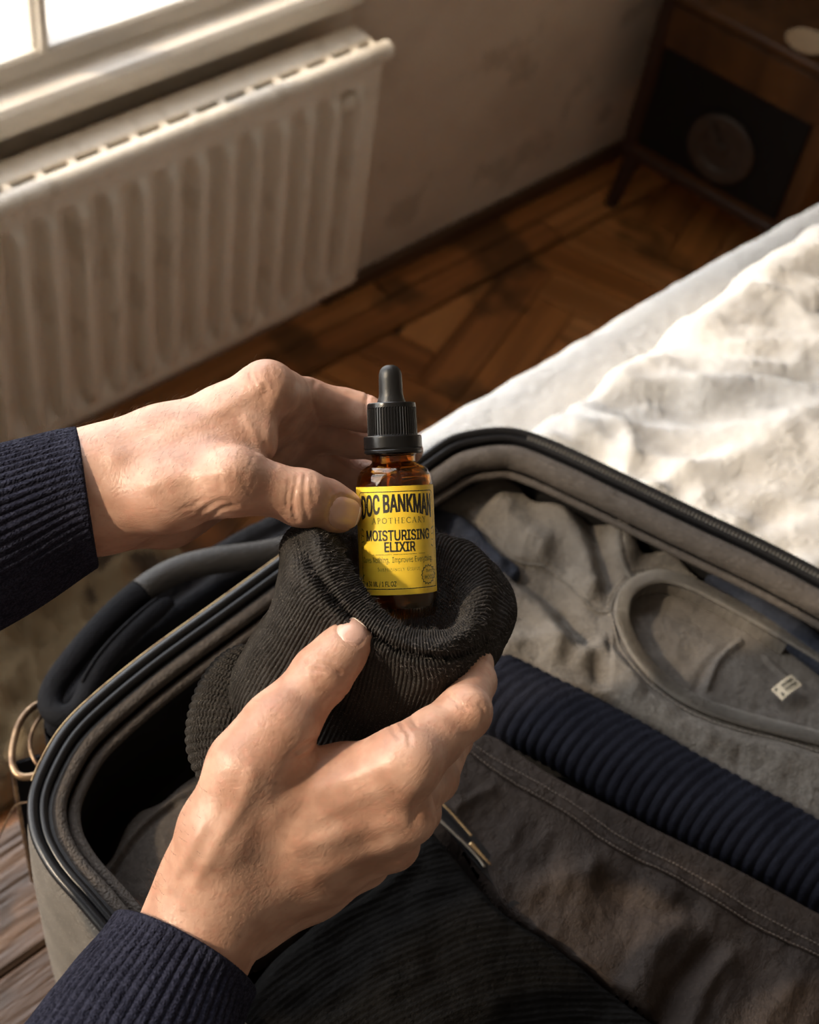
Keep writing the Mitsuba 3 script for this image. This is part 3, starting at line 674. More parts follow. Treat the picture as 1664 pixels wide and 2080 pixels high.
def on_tag(u0, v0, u1, v1):
    us = np.linspace(u0, u1, 6)
    P = np.array([tg[0] + ex * u * tw + ey * v * th + np.array([0, 0, 0.0025 * math.sin(math.pi * u) + 0.00135]) for u in us for v in (v0, v1)])
    return tri(P, grid_faces(6, 2))
bars = []
for r_, (v0, v1) in enumerate(((0.20, 0.42), (0.52, 0.74))):
    for c_ in range(7):
        u0 = 0.30 + c_ * 0.085
        bars += [on_tag(u0, v0, u0 + 0.022, v1), on_tag(u0 + 0.04, v0, u0 + 0.06, v1), on_tag(u0, v0 + (0.0 if (c_ + r_) % 2 else 0.09), u0 + 0.06, v0 + (0.05 if (c_ + r_) % 2 else 0.14))]
bars += [on_tag(0.06, 0.12, 0.12, 0.34), on_tag(0.10, 0.62, 0.17, 0.88), on_tag(0.30, 0.83, 0.85, 0.86)]
put('t_shirt__tag__print', cat(*bars), 'mat_ink', False)

# --- dark navy garment under the shirt beside the bottle, navy roll behind the shirt
nm, nuv = cloth_mesh([(870, 1035), (915, 1040), (950, 1056), (990, 1092), (1020, 1125), (1060, 1150), (1040, 1180), (980, 1165), (920, 1130), (870, 1090)], SZ + 0.0005, 4.0, (), 14, 0.006,
                     [([(900, 1050), (950, 1090), (1010, 1140)], 0.006, 20)], lambda q, W, d: 0.006 * field(q, 0.03, 51), FLOOR_IN + 0.003)
tag(put('folded_navy_top', nm, 'mat_navy_denim', True, uv=nuv), 'folded washed navy garment peeking out under the grey T-shirt hem', 'garment')
p = spline(np.vstack([at(1440, 1158, z=0.862), at(1500, 1205, z=0.866), at(1580, 1265, z=0.866), at(1664, 1330, z=0.864), at(1800, 1440, z=0.86)]), 200)
r_ = 0.0105 * np.clip(np.arange(200) / 10.0, 0.35, 1) ** 0.5 * (1 + 0.08 * (meshkit.fbm(np.c_[np.arange(200) * 0.1, np.zeros((200, 2))], 3, 3) - 0.5))
m_ = tube(p, r_, 20)
tag(put('rolled_navy_denim', m_, 'mat_navy_denim', True, uv=m_.vertices[:, :2] * 1.0), 'rolled navy cloth tucked between the grey T-shirt and the suitcase edge', 'garment')

# --- navy ribbed jumper: a roll between the shirt and the trousers
ax = [(930, 1352), (1001, 1404), (1097, 1454), (1236, 1529), (1376, 1604), (1526, 1688), (1660, 1762), (1796, 1836), (1896, 1890)]
n, k = 900, 30
p = spline(pts(ax, z=0.856), n)
t, a, b = frames(p)
l = np.r_[0, np.cumsum(np.linalg.norm(np.diff(p, axis=0), axis=1))]
ang = np.arange(k) * 2 * np.pi / k
R0 = 0.0275
A, Lg = np.meshgrid(ang, l, indexing='xy')
lag = 0.010 * np.cos(A - 0.6)                               # ribs lean across the roll
ph = 2 * np.pi * (Lg + lag) / 0.0068
ribr = 0.0016 * np.sqrt(np.maximum(0.5 + 0.5 * np.cos(ph), 0)) + 0.0006 * (meshkit.fbm(np.stack([Lg * 60, A * 2, A * 0], -1), 3, 9) - 0.5)
rr = R0 * np.clip((Lg + 0.004) / 0.03, 0.2, 1) ** 0.5 + ribr + 0.004 * (meshkit.fbm(np.stack([Lg * 14, np.cos(A), np.sin(A)], -1), 2, 19) - 0.5)
V = p[:, None] + (rr * np.cos(A))[..., None] * a[:, None] + (rr * 0.62 * np.sin(A))[..., None] * b[:, None]
jm = tri(V.reshape(-1, 3), grid_faces(n, k, False, True))
jm = outward(jm)
tag(put('navy_jumper', jm, 'mat_navy_wool', True, uv=np.stack([Lg.ravel(), (A * R0).ravel()], 1)), 'rolled navy ribbed wool jumper between the grey T-shirt and the brown trousers', 'jumper')

# --- dark brown trousers
TZ = 0.872
trou = [(905, 1545), (940, 1498), (992, 1482), (1075, 1532), (1163, 1586), (1250, 1630), (1339, 1676), (1500, 1756), (1664, 1844), (1800, 1920), (1900, 2000), (1900, 2160), (1500, 2180), (1404, 2126), (1276, 2026), (1168, 1948), (1088, 1893), (1028, 1846), (984, 1770), (948, 1706), (914, 1657), (895, 1610)]
sl = [(925, 1508), (943, 1517), (1021, 1574), (1143, 1645), (1241, 1713), (1354, 1772), (1486, 1850), (1664, 1943), (1850, 2050)]
sl2 = [(955, 1508), (1040, 1562), (1160, 1631), (1260, 1699), (1372, 1757), (1500, 1832), (1664, 1921), (1850, 2028)]
def trou_extra(q, W, d):
    c = field(np.c_[q[:, 0] * 1.0 + q[:, 1] * 0.35, q[:, 1] * 0.35], 0.011, 61, 3) * np.clip((q[:, 1] - q[:, 0] * 0.53 - 1010) / 120, 0.08, 1)
    pt = shapely.points(q)
    dl = shapely.distance(LineString(spline(np.array(sl, float), 80)), pt)
    low = (q[:, 1] - np.interp(q[:, 0], *np.array(sl).T)) > 0
    return 0.012 * c + 0.0015 * field(q, 0.04, 62, 3) * np.clip(d / 20, 0, 1) - 0.0016 * np.exp(-(dl / 3.0) ** 2) - np.where(low, 0.0015 * np.clip(dl / 5, 0, 1), 0)
tfold = [([(1200, 1760), (1130, 1790), (1080, 1800)], 0.007, 26), ([(1380, 1880), (1320, 1960), (1290, 2030)], 0.008, 26), ([(1480, 1950), (1430, 2010), (1400, 2080)], 0.007, 20), ([(1240, 1800), (1330, 1850), (1400, 1850)], -0.007, 24),
         ([(1600, 2010), (1570, 2060), (1550, 2100)], 0.006, 22), ([(1000, 1600), (960, 1620), (930, 1640)], 0.003, 8), ([(1440, 1930), (1380, 2000), (1350, 2060)], -0.007, 18)]
tfold = [(l_, h_ * 0.6, w_ * 1.2) for l_, h_, w_ in tfold]
tm, tuv = cloth_mesh(trou, TZ, 4.5, (), 16, 0.012, tfold, trou_extra, FLOOR_IN + 0.003)
tag('brown_trousers', 'folded dark brown cotton trousers with a stitched side seam, zip end showing', 'trousers')
put('brown_trousers__cloth', tm, 'mat_brown_twill', True, uv=tuv)
tz = settle(tm)
seam(sl, TZ, tz, 0.0010, 0.0006, 'brown_trousers__seam', 'mat_brown_twill', 300)
for ln in (sl, sl2):
    p = spline(pts(ln, z=TZ), 400)
    stitches(ln, TZ, 0.0024, 0.0016, 'mat_brown_thread', 'brown_trousers__stitching', zf=tz(p[:, :2]) + (0.0010 if ln is sl else 0.0003))
# zip end beside the trousers: dark tape, brass slider, pull and stop
za = pts([(868, 1590), (905, 1650), (955, 1715), (1010, 1780), (1052, 1838)], z=TZ - 0.004)
p = spline(za, 60)
put('brown_trousers__zip_tape', sweep(p, np.array([[-0.0052, -0.0006], [0.0052, -0.0006], [0.0052, 0.0006], [-0.0052, 0.0006]])), 'mat_rubber', 25)
e = spline(pts([(862, 1628), (900, 1672), (950, 1720), (985, 1762)], z=TZ - 0.001), 40)
put('brown_trousers__zip_edge', tube(e, 0.0010, 8), 'mat_dark_metal', True)
p2 = spline(pts([(896, 1630), (925, 1660), (958, 1698)], z=TZ + 0.0005), 30)
put('brown_trousers__zip_rail', sweep(p2, circle(0.0008, 8, 0.0006)), 'mat_brass', True)
p3 = pts([(956, 1712), (975, 1733), (997, 1757)], z=TZ + 0.0002)
put('brown_trousers__zip_stop', sweep(spline(p3, 20), circle(0.0013, 8, 0.0006), scale=np.stack([np.linspace(1.2, 0.5, 20), np.ones(20)], 1)), 'mat_brass', True)
bt = at(886, 1631, z=TZ + 0.001)
put('brown_trousers__button', placed(lathe([(0, 0), (0.0019, 0), (0.0021, 0.0006), (0.0016, 0.0012), (0.0008, 0.0009), (0, 0.0009)], 20), basis(bt, [1, 0, 0], [0, 1, 0], [0, 0, 1])), 'mat_brass', 40)
labels['brown_trousers__button'] = {'label': 'small brass stud'}

# --- black fine-ribbed knit at the front
KZ = 0.876
knit = [(430, 2180), (520, 1975), (560, 1930), (640, 1870), (740, 1800), (830, 1690), (862, 1640), (905, 1680), (960, 1745), (1030, 1838), (1095, 1880), (1180, 1936), (1290, 2018), (1400, 2100), (1470, 2180), (1000, 2260), (700, 2260)]
cc = np.array([1250.0, 2900.0])
def knit_extra(q, W, d):
    r = np.hypot(q[:, 0] - cc[0], q[:, 1] - cc[1]) + 26 * field(q, 0.006, 71, 2)
    z = 0.022 * np.exp(-((q[:, 0] - 800) / 260.0) ** 2 - ((q[:, 1] - 2020) / 190.0) ** 2) + 0.010 * field(q, 0.008, 72, 3)
    return z + (0.00035 * np.cos(r * 2 * np.pi / 13.0) + 0.0003 * np.cos(r * 2 * np.pi / 52.0)) * np.clip(d / 12, 0, 1)
km, kuv = cloth_mesh(knit, KZ, 3.4, (), 46, 0.034, [([(640, 1890), (720, 1850), (830, 1760)], 0.004, 22)], knit_extra, FLOOR_IN + 0.003)
tag(put('black_knit', km, 'mat_black_knit', True, uv=kuv), 'folded black fine-ribbed knitted garment at the front of the suitcase', 'garment')

# --- brown suede pouch in the near corner
pou = [(170, 1800), (185, 1770), (218, 1743), (240, 1700), (258, 1665), (283, 1640), (318, 1628), (350, 1600), (392, 1566), (470, 1540), (560, 1580), (640, 1700), (640, 1860), (520, 1960), (380, 1960), (260, 1890), (200, 1845)]
def pou_extra(q, W, d):
    return 0.016 * np.exp(-((q[:, 0] - 400) / 150.0) ** 2 - ((q[:, 1] - 1760) / 130.0) ** 2) + 0.005 * field(q, 0.02, 81, 3) * np.clip(d / 20, 0, 1)
pm, puv = cloth_mesh(pou, 0.852, 4.0, (), 26, 0.016, [([(205, 1810), (240, 1750), (290, 1690), (350, 1640), (420, 1600)], 0.003, 5), ([(215, 1818), (252, 1758), (300, 1700), (360, 1650)], -0.002, 5)], pou_extra, FLOOR_IN + 0.003)
tag(put('suede_pouch', pm, 'mat_brown_suede', True, uv=puv), 'soft dark brown suede pouch lying in the near corner of the suitcase', 'pouch')
# ------------------------------------------------------------------ the person's two hands and sleeves
def skin(p, n, uv):
    a = fbm(p.x * 90, p.y * 90, p.z * 90, 4)
    b = fbm(p.x * 420 + 5, p.y * 420, p.z * 420, 3)
    f = smoothstep(0.80, 0.88, noise(p.x * 900, p.y * 900, p.z * 900))
    c = mix((0.365, 0.200, 0.136), (0.475, 0.288, 0.208), smoothstep(0.3, 0.7, a))
    c = mix(c, (0.45, 0.20, 0.14), smoothstep(0.45, 0.8, b) * 0.30)
    return mix(c, (0.33, 0.18, 0.115), f * 0.22)
def skin_h(p, n, uv):
    cell = noise(p.x * 1500, p.y * 1500, p.z * 1500)
    return cell * 0.00009 + fbm(p.x * 700, p.y * 700, p.z * 700, 3) * 0.00017
bumped('mat_skin', proc(skin), proc(skin_h, eps=1.2e-4), 0.44, specular=0.45, sheen=0.15)
bumped('mat_nail', proc(lambda p, n, uv: mix((0.57, 0.345, 0.275), (0.63, 0.415, 0.34), fbm(p.x * 200, p.y * 200, p.z * 200, 3))), proc(lambda p, n, uv: fbm(p.x * 300, p.y * 300, p.z * 300, 2) * 0.0002), 0.24, specular=0.6)
principled('mat_nail_edge', (0.78, 0.68, 0.58), 0.35)

def J(px, py, d, r):
    return at(px, py, d=d), r * d / FX
def chain(js):
    js = [J(*j) for j in js]
    return [(a[0], b[0], a[1], b[1]) for a, b in zip(js[:-1], js[1:])]
def hand_mesh(palm, fingers, h, kp=0.010, kf=0.0035, kj=0.007, bumps=(), dents=()):
    allc = [c for ch in palm + [f[0] for f in fingers] for c in ch]
    P0 = np.array([c[i] for c in allc for i in (0, 1)]); rmax = max(max(c[2], c[3]) for c in allc)
    lo, hi = P0.min(0) - rmax - 0.012, P0.max(0) + rmax + 0.012
    ax = [np.arange(lo[k], hi[k], h) for k in range(3)]
    P = np.stack(np.meshgrid(*ax, indexing='ij'), -1).astype(np.float32)
    def union(ch, k):
        F = None
        for a, b, ra, rb in ch:
            D = cone_sdf(P, a.astype(np.float32), b.astype(np.float32), np.float32(ra), np.float32(rb))
            F = D if F is None else smin(F, D, k)
        return F
    body = None
    for ch in palm:
        D = union(ch, kp)
        body = D if body is None else smin(body, D, kp)
    fs = None
    for ch, k in fingers:
        D = union(ch, kf)
        fs = D if fs is None else smin(fs, D, 0.0014)
        body = smin(body, D, k)
    for (px, py, d, r, k, amt) in bumps:
        c, rr = J(px, py, d, r)
        body = smin(body, np.linalg.norm(P - c.astype(np.float32), axis=-1) - rr, k)
    for (px, py, d, r, k) in dents:
        c, rr = J(px, py, d, r)
        body = -smin(-body, np.linalg.norm(P - c.astype(np.float32), axis=-1) - rr, k)
    m = surface_net(body, lo, h)
    comp = m.split(only_watertight=False)
    m = max(comp, key=lambda c: len(c.faces))
    if m.volume < 0:
        m.invert()
    return relax(m, 8)
def relax(m, n):
    from scipy.sparse import coo_matrix
    e = m.edges_unique
    k = len(m.vertices)
    A = coo_matrix((np.ones(2 * len(e)), (np.r_[e[:, 0], e[:, 1]], np.r_[e[:, 1], e[:, 0]])), shape=(k, k)).tocsr()
    deg = np.maximum(np.asarray(A.sum(1)), 1)
    V = np.array(m.vertices)
    for i in range(n):
        for w in (0.5, -0.52):
            V = V + w * (A @ V / deg - V)
    return trimesh.Trimesh(V, m.faces, process=False)
def vnormals(m):
    return np.array(m.vertex_normals)
def ridges(m, line, d, hgt, wid, reach=0.014, wavy=0.0):
    """Raises (or sinks) a narrow line of skin: polyline given in picture points at about depth d."""
    L = pts(line, d=d) if len(line[0]) == 2 else pts(line)
    L = spline(L, 50) if len(L) > 2 else np.linspace(L[0], L[-1], 50)
    R = np.array(m.vertices)
    c = ROT.T @ (R - EYE).T
    q = np.stack([c[0] / c[2], c[1] / c[2]], 1) * d
    cl = ROT.T @ (L - EYE).T
    ql = np.stack([cl[0] / cl[2], cl[1] / cl[2]], 1) * d
    near = np.nonzero((np.abs(c[2] - d) < reach) & (vnormals(m) @ FWD < 0.15))[0]
    if len(near) == 0:
        return m
    dist = shapely.distance(LineString(ql), shapely.points(q[near]))
    w = wid * d / FX * (1.35 if hgt > 0 else 1.0)
    m.vertices[near] += vnormals(m)[near] * (hgt * (0.62 if hgt > 0 else 0.75) * np.exp(-(dist / w) ** 2))[:, None]
    return m
def cast(m, px, py):
    """Where the line of sight through these picture points meets the skin."""
    r = np.array([unit(ray(x, y)) for x, y in zip(px, py)])
    loc, ir, it = m.ray.intersects_location(np.repeat(EYE[None], len(r), 0), r, multiple_hits=False)
    P, N = np.full((len(r), 3), np.nan), np.zeros((len(r), 3))
    P[ir], N[ir] = loc, m.face_normals[it]
    return P, N
def nail(m, cx, cy, ang, length, width, key, lift=0.0005, tip_lift=0.0005):
    """A fingernail lying on the skin; its free edge gets its own rim."""
    nu, nv = 22, 18
    U, V = np.meshgrid(np.linspace(-1, 1, nu), np.linspace(-1, 1, nv), indexing='ij')
    wide = np.where(U < 0, (1 - np.abs(U) ** 3.2) ** 0.5, (1 - np.abs(U * 0.93) ** 3.0) ** 0.5)
    wide[0] = 0.10
    x, y = U * length / 2, V * width / 2 * np.maximum(wide, 0.1)
    c, s = math.cos(ang), math.sin(ang)
    X, Y = cx + x * c - y * s, cy + x * s + y * c
    P, N = cast(m, X.ravel(), Y.ravel())
    ok = ~np.isnan(P[:, 0])
    if not ok.all():
        from scipy.spatial import cKDTree
        j = cKDTree(np.stack([X.ravel(), Y.ravel()], 1)[ok]).query(np.stack([X.ravel(), Y.ravel()], 1)[~ok])[1]
        P[~ok], N[~ok] = P[ok][j], N[ok][j]
    # one smooth normal field for the plate
    N = N.reshape(nu, nv, 3)
    for _ in range(6):
        M = np.pad(N, ((1, 1), (1, 1), (0, 0)), 'edge')
        N = (M[:-2, 1:-1] + M[2:, 1:-1] + M[1:-1, :-2] + M[1:-1, 2:] + N) / 5
    N /= np.linalg.norm(N, axis=-1, keepdims=True)
    P = P.reshape(nu, nv, 3)
    for _ in range(8):
        M = np.pad(P, ((1, 1), (1, 1), (0, 0)), 'edge')
        Q = (M[:-2, 1:-1] + M[2:, 1:-1] + M[1:-1, :-2] + M[1:-1, 2:] + P) / 5
        P[1:-1, 1:-1] = Q[1:-1, 1:-1]
    edge = (1 - np.abs(V) ** 6) * (1 - np.clip(-U, 0, 1) ** 8)
    top = P + N * (lift * (0.15 + 0.85 * edge) + tip_lift * np.clip(U - 0.4, 0, 1) ** 2)[..., None]
    bot = P - N * 0.0006
    f = grid_faces(nu, nv)
    k = nu * nv
    loop = np.r_[np.arange(nv), np.arange(1, nu) * nv + nv - 1, (nu - 1) * nv + np.arange(nv - 2, -1, -1), np.arange(nu - 2, 0, -1) * nv]
    j2 = np.roll(loop, -1)
    g = tri(np.vstack([top.reshape(-1, 3), bot.reshape(-1, 3)]), np.vstack([f, f[:, ::-1] + k, np.stack([loop, loop + k, j2 + k, j2], 1)]))
    trimesh.repair.fix_normals(g)
    kk = put(key, outward(g), 'mat_nail', 50)
    labels[kk] = {'label': 'short clean thumbnail'}
    rimline = top[-2] - N[-2] * 0.0001
    put(kk + '__free_edge', tube(spline(rimline, 30), 0.00032, 6), 'mat_nail_edge', True)
    return X, Y

# left hand: comes in from the left, thumb on the bottle, fingers curled behind it
L_palm = [chain([(-60, 1075, 0.622, 118), (120, 1019, 0.632, 110), (215, 987, 0.636, 111)]),
          chain([(190, 975, 0.634, 104), (330, 915, 0.640, 84), (470, 850, 0.642, 66), (540, 800, 0.644, 50)]),
          chain([(215, 1000, 0.640, 96), (400, 930, 0.655, 80), (552, 850, 0.664, 50)]),
          chain([(200, 1030, 0.646, 82), (370, 985, 0.668, 76), (556, 905, 0.682, 46)]),
          chain([(200, 1045, 0.644, 66), (340, 1045, 0.664, 60), (520, 965, 0.694, 44)]),
          chain([(260, 960, 0.632, 80), (400, 915, 0.634, 66), (505, 880, 0.636, 44)]), chain([(430, 950, 0.622, 56), (515, 905, 0.634, 40)]),
          chain([(230, 1025, 0.632, 78), (345, 1000, 0.618, 72), (470, 982, 0.612, 58)])]
L_fing = [(chain([(470, 982, 0.613, 57), (545, 992, 0.617, 52), (612, 1013, 0.624, 54), (660, 1025, 0.631, 51), (690, 1035, 0.636, 46)]), 0.010),
          (chain([(540, 798, 0.644, 50), (575, 800, 0.656, 47), (622, 811, 0.676, 42), (700, 829, 0.684, 38), (735, 838, 0.684, 37), (790, 856, 0.679, 31)]), 0.007),
          (chain([(552, 850, 0.664, 48), (632, 872, 0.697, 40), (715, 893, 0.704, 36), (780, 905, 0.702, 33), (832, 915, 0.696, 28)]), 0.006),
          (chain([(556, 905, 0.682, 46), (625, 930, 0.714, 40), (700, 952, 0.722, 36), (770, 975, 0.716, 31)]), 0.006),
          (chain([(520, 965, 0.694, 42), (600, 985, 0.722, 36), (670, 1005, 0.728, 32), (730, 1020, 0.722, 27)]), 0.006)]
LB = [(477, 962, 0.606, 36, 0.012, 1), (543, 786, 0.642, 40, 0.012, 1), (618, 1008, 0.618, 38, 0.010, 1)]
lh = hand_mesh(L_palm, L_fing, 0.00115, bumps=LB)
for line, d, hg, w in [([(604, 972), (598, 1000), (597, 1030), (604, 1058)], 0.610, -0.00062, 4.2), ([(622, 968), (618, 995), (618, 1022), (624, 1052)], 0.610, -0.00062, 4.2), ([(590, 978), (584, 1005), (583, 1028)], 0.610, -0.0005, 4), ([(636, 970), (634, 995), (636, 1018)], 0.610, -0.0004, 4),
                       ([(640, 778), (637, 800), (641, 828), (646, 848)], 0.660, -0.0013, 5), ([(748, 800), (744, 825), (745, 860)], 0.668, -0.0010, 5), ([(560, 800), (552, 850), (545, 915)], 0.640, 0.0012, 10),
                       ([(480, 1030), (450, 1035), (420, 1060)], 0.612, -0.0011, 6), ([(470, 1020), (440, 1020), (410, 1042)], 0.610, -0.0008, 6),
                       ([(230, 930), (350, 885), (480, 815), (530, 780)], 0.625, 0.0012, 14), ([(300, 985), (400, 965), (470, 958)], 0.605, 0.0014, 13), ([(520, 760), (535, 775), (540, 800)], 0.632, -0.0004, 4), ([(545, 752), (556, 775), (560, 800)], 0.634, -0.0004, 4),
                       ([(540, 905), (545, 930), (560, 945)], 0.625, -0.0008, 6), ([(500, 850), (520, 890), (530, 925)], 0.628, 0.0008, 7)]:
    ridges(lh, line, d, hg, w, 0.03)
rs = np.random.default_rng(3)
for i in range(46):                                       # fine knuckle and wrist wrinkles
    cx, cy, ang, ln, d = [(rs.uniform(505, 575), rs.uniform(755, 800), rs.uniform(0.6, 1.4), rs.uniform(14, 34), 0.636), (rs.uniform(575, 645), rs.uniform(972, 1056), rs.uniform(1.35, 1.75), rs.uniform(14, 30), 0.604), (rs.uniform(440, 520), rs.uniform(930, 1000), rs.uniform(1.1, 1.9), rs.uniform(10, 26), 0.602), (rs.uniform(380, 480), rs.uniform(1010, 1070), rs.uniform(-0.6, -0.1), rs.uniform(20, 44), 0.612)][i % 4]
    dx, dy = math.cos(ang) * ln / 2, math.sin(ang) * ln / 2
    ridges(lh, [(cx - dx, cy - dy), (cx + rs.uniform(-3, 3), cy + rs.uniform(-3, 3)), (cx + dx, cy + dy)], d, -rs.uniform(0.00018, 0.00034), 3.0, 0.03)
tag('person', 'pair of hands in dark navy knitted sleeves, holding a dropper bottle and a black sock', 'person')
labels['person__hand'] = {'label': 'hand coming in from the left, thumb against the bottle label'}
def nail_fold(m, cx, cy, ang, l, w, d):
    c, s = math.cos(ang), math.sin(ang)
    o = lambda f: [(cx + x * c - y * s, cy + x * s + y * c) for x, y in [(l / 2 * f, w / 2 * f * 0.92), (0, w / 2 * f), (-l / 2 * 0.7, w / 2 * f * 0.93), (-l / 2 * f, w / 2 * 0.45), (-l / 2 * f * 1.03, 0), (-l / 2 * f, -w / 2 * 0.45), (-l / 2 * 0.7, -w / 2 * f * 0.93), (0, -w / 2 * f), (l / 2 * f, -w / 2 * f * 0.92)]]
    ridges(m, o(1.16), d, 0.0006, 5.0, 0.03)
    ridges(m, o(1.0), d, -0.0006, 3.4, 0.03)
nail_fold(lh, 699, 1043, 0.30, 60, 66, 0.624)
put('person__hand', lh, 'mat_skin', True)
nail(lh, 699, 1043, 0.30, 60, 66, 'person__hand__thumb_nail')

# right hand: cradles the sock from below, thumb on top of it
R_palm = [chain([(280, 2150, 0.565, 125), (392, 1925, 0.592, 112), (442, 1815, 0.594, 116)]),
          chain([(400, 1850, 0.592, 84), (448, 1690, 0.580, 78), (505, 1560, 0.578, 76), (566, 1478, 0.582, 68)]),
          chain([(440, 1800, 0.598, 100), (640, 1650, 0.592, 92), (812, 1556, 0.584, 70)]),
          chain([(470, 1830, 0.602, 92), (650, 1715, 0.598, 82), (798, 1652, 0.592, 66)]),
          chain([(500, 1850, 0.608, 78), (660, 1765, 0.608, 66), (782, 1712, 0.604, 52)]),
          chain([(500, 1880, 0.618, 66), (640, 1800, 0.624, 58), (740, 1752, 0.624, 46)]),
          chain([(540, 1640, 0.594, 82), (700, 1590, 0.597, 80)]), chain([(455, 1745, 0.592, 90), (550, 1610, 0.589, 80)])]
R_fing = [(chain([(566, 1478, 0.582, 66), (610, 1424, 0.590, 58), (655, 1371, 0.596, 58), (690, 1328, 0.597, 52), (711, 1302, 0.599, 46)]), 0.010),
          (chain([(812, 1556, 0.584, 68), (880, 1500, 0.594, 60), (938, 1452, 0.604, 54), (962, 1385, 0.634, 45), (958, 1350, 0.648, 42), (925, 1310, 0.668, 34)]), 0.010),
          (chain([(798, 1652, 0.592, 62), (880, 1580, 0.628, 50), (915, 1500, 0.672, 44), (885, 1440, 0.694, 36)]), 0.008),
          (chain([(782, 1712, 0.604, 50), (850, 1650, 0.650, 44), (870, 1570, 0.700, 38), (840, 1510, 0.716, 32)]), 0.007),
          (chain([(740, 1752, 0.624, 44), (800, 1700, 0.664, 38), (810, 1640, 0.708, 33)]), 0.007)]
RB = [(838, 1545, 0.578, 44, 0.010, 1), (846, 1668, 0.590, 36, 0.008, 1), (812, 1722, 0.602, 32, 0.008, 1), (650, 1368, 0.590, 40, 0.010, 1), (955, 1440, 0.598, 38, 0.008, 1)]
rh = hand_mesh(R_palm, R_fing, 0.00115, bumps=RB)
for line, d, hg, w in [([(612, 1352), (640, 1345), (668, 1352), (694, 1368)], 0.580, -0.0009, 4), ([(622, 1340), (650, 1333), (680, 1343)], 0.580, -0.0007, 4), ([(606, 1366), (636, 1358), (662, 1366)], 0.580, -0.0006, 4), ([(648, 1402), (676, 1408), (704, 1414)], 0.582, -0.0004, 4),
                       ([(643, 1504), (620, 1516), (600, 1530)], 0.575, -0.0016, 6), ([(650, 1510), (636, 1530), (615, 1545)], 0.575, -0.0010, 5),
                       ([(795, 1462), (800, 1485), (812, 1500)], 0.580, -0.0007, 5), ([(812, 1455), (820, 1478), (834, 1494)], 0.580, -0.0006, 5), ([(910, 1408), (925, 1425), (948, 1440)], 0.590, -0.0010, 5), ([(975, 1430), (985, 1450), (982, 1475)], 0.590, -0.0006, 4),
                       ([(400, 1790), (440, 1720), (480, 1650), (510, 1570)], 0.570, 0.0011, 12), ([(450, 1720), (520, 1640), (545, 1590)], 0.572, -0.0004, 16), ([(560, 1650), (680, 1590), (790, 1550)], 0.568, 0.0013, 16), ([(600, 1720), (720, 1690), (820, 1665)], 0.578, 0.0014, 15), ([(640, 1690), (720, 1650), (800, 1615)], 0.574, -0.0008, 18),
                       ([(340, 1800), (380, 1740), (410, 1680)], 0.575, 0.0013, 10), ([(640, 1780), (730, 1745), (800, 1720)], 0.59, 0.0011, 13), ([(868, 1605), (850, 1640), (842, 1665)], 0.59, -0.0009, 8)]:
    ridges(rh, line, d, hg, w, 0.03)
for i in range(44):
    cx, cy, ang, ln, d = [(rs.uniform(612, 700), rs.uniform(1335, 1380), rs.uniform(0.0, 0.6), rs.uniform(14, 34), 0.582), (rs.uniform(470, 560), rs.uniform(1440, 1530), rs.uniform(-0.4, 0.6), rs.uniform(12, 28), 0.574), (rs.uniform(770, 850), rs.uniform(1460, 1530), rs.uniform(0.8, 1.3), rs.uniform(12, 26), 0.578), (rs.uniform(590, 650), rs.uniform(1500, 1545), rs.uniform(2.3, 2.8), rs.uniform(14, 30), 0.574)][i % 4]
    dx, dy = math.cos(ang) * ln / 2, math.sin(ang) * ln / 2
    ridges(rh, [(cx - dx, cy - dy), (cx + rs.uniform(-3, 3), cy + rs.uniform(-3, 3)), (cx + dx, cy + dy)], d, -rs.uniform(0.0002, 0.0004), 3.4, 0.03)
labels['person__hand_001'] = {'label': 'hand from below, thumb on the black sock and fingers curled under it'}
nail_fold(rh, 715, 1283, -0.92, 50, 60, 0.585)
put('person__hand', rh, 'mat_skin', True)
nail(rh, 715, 1283, -0.92, 50, 60, 'person__hand_001__thumb_nail')

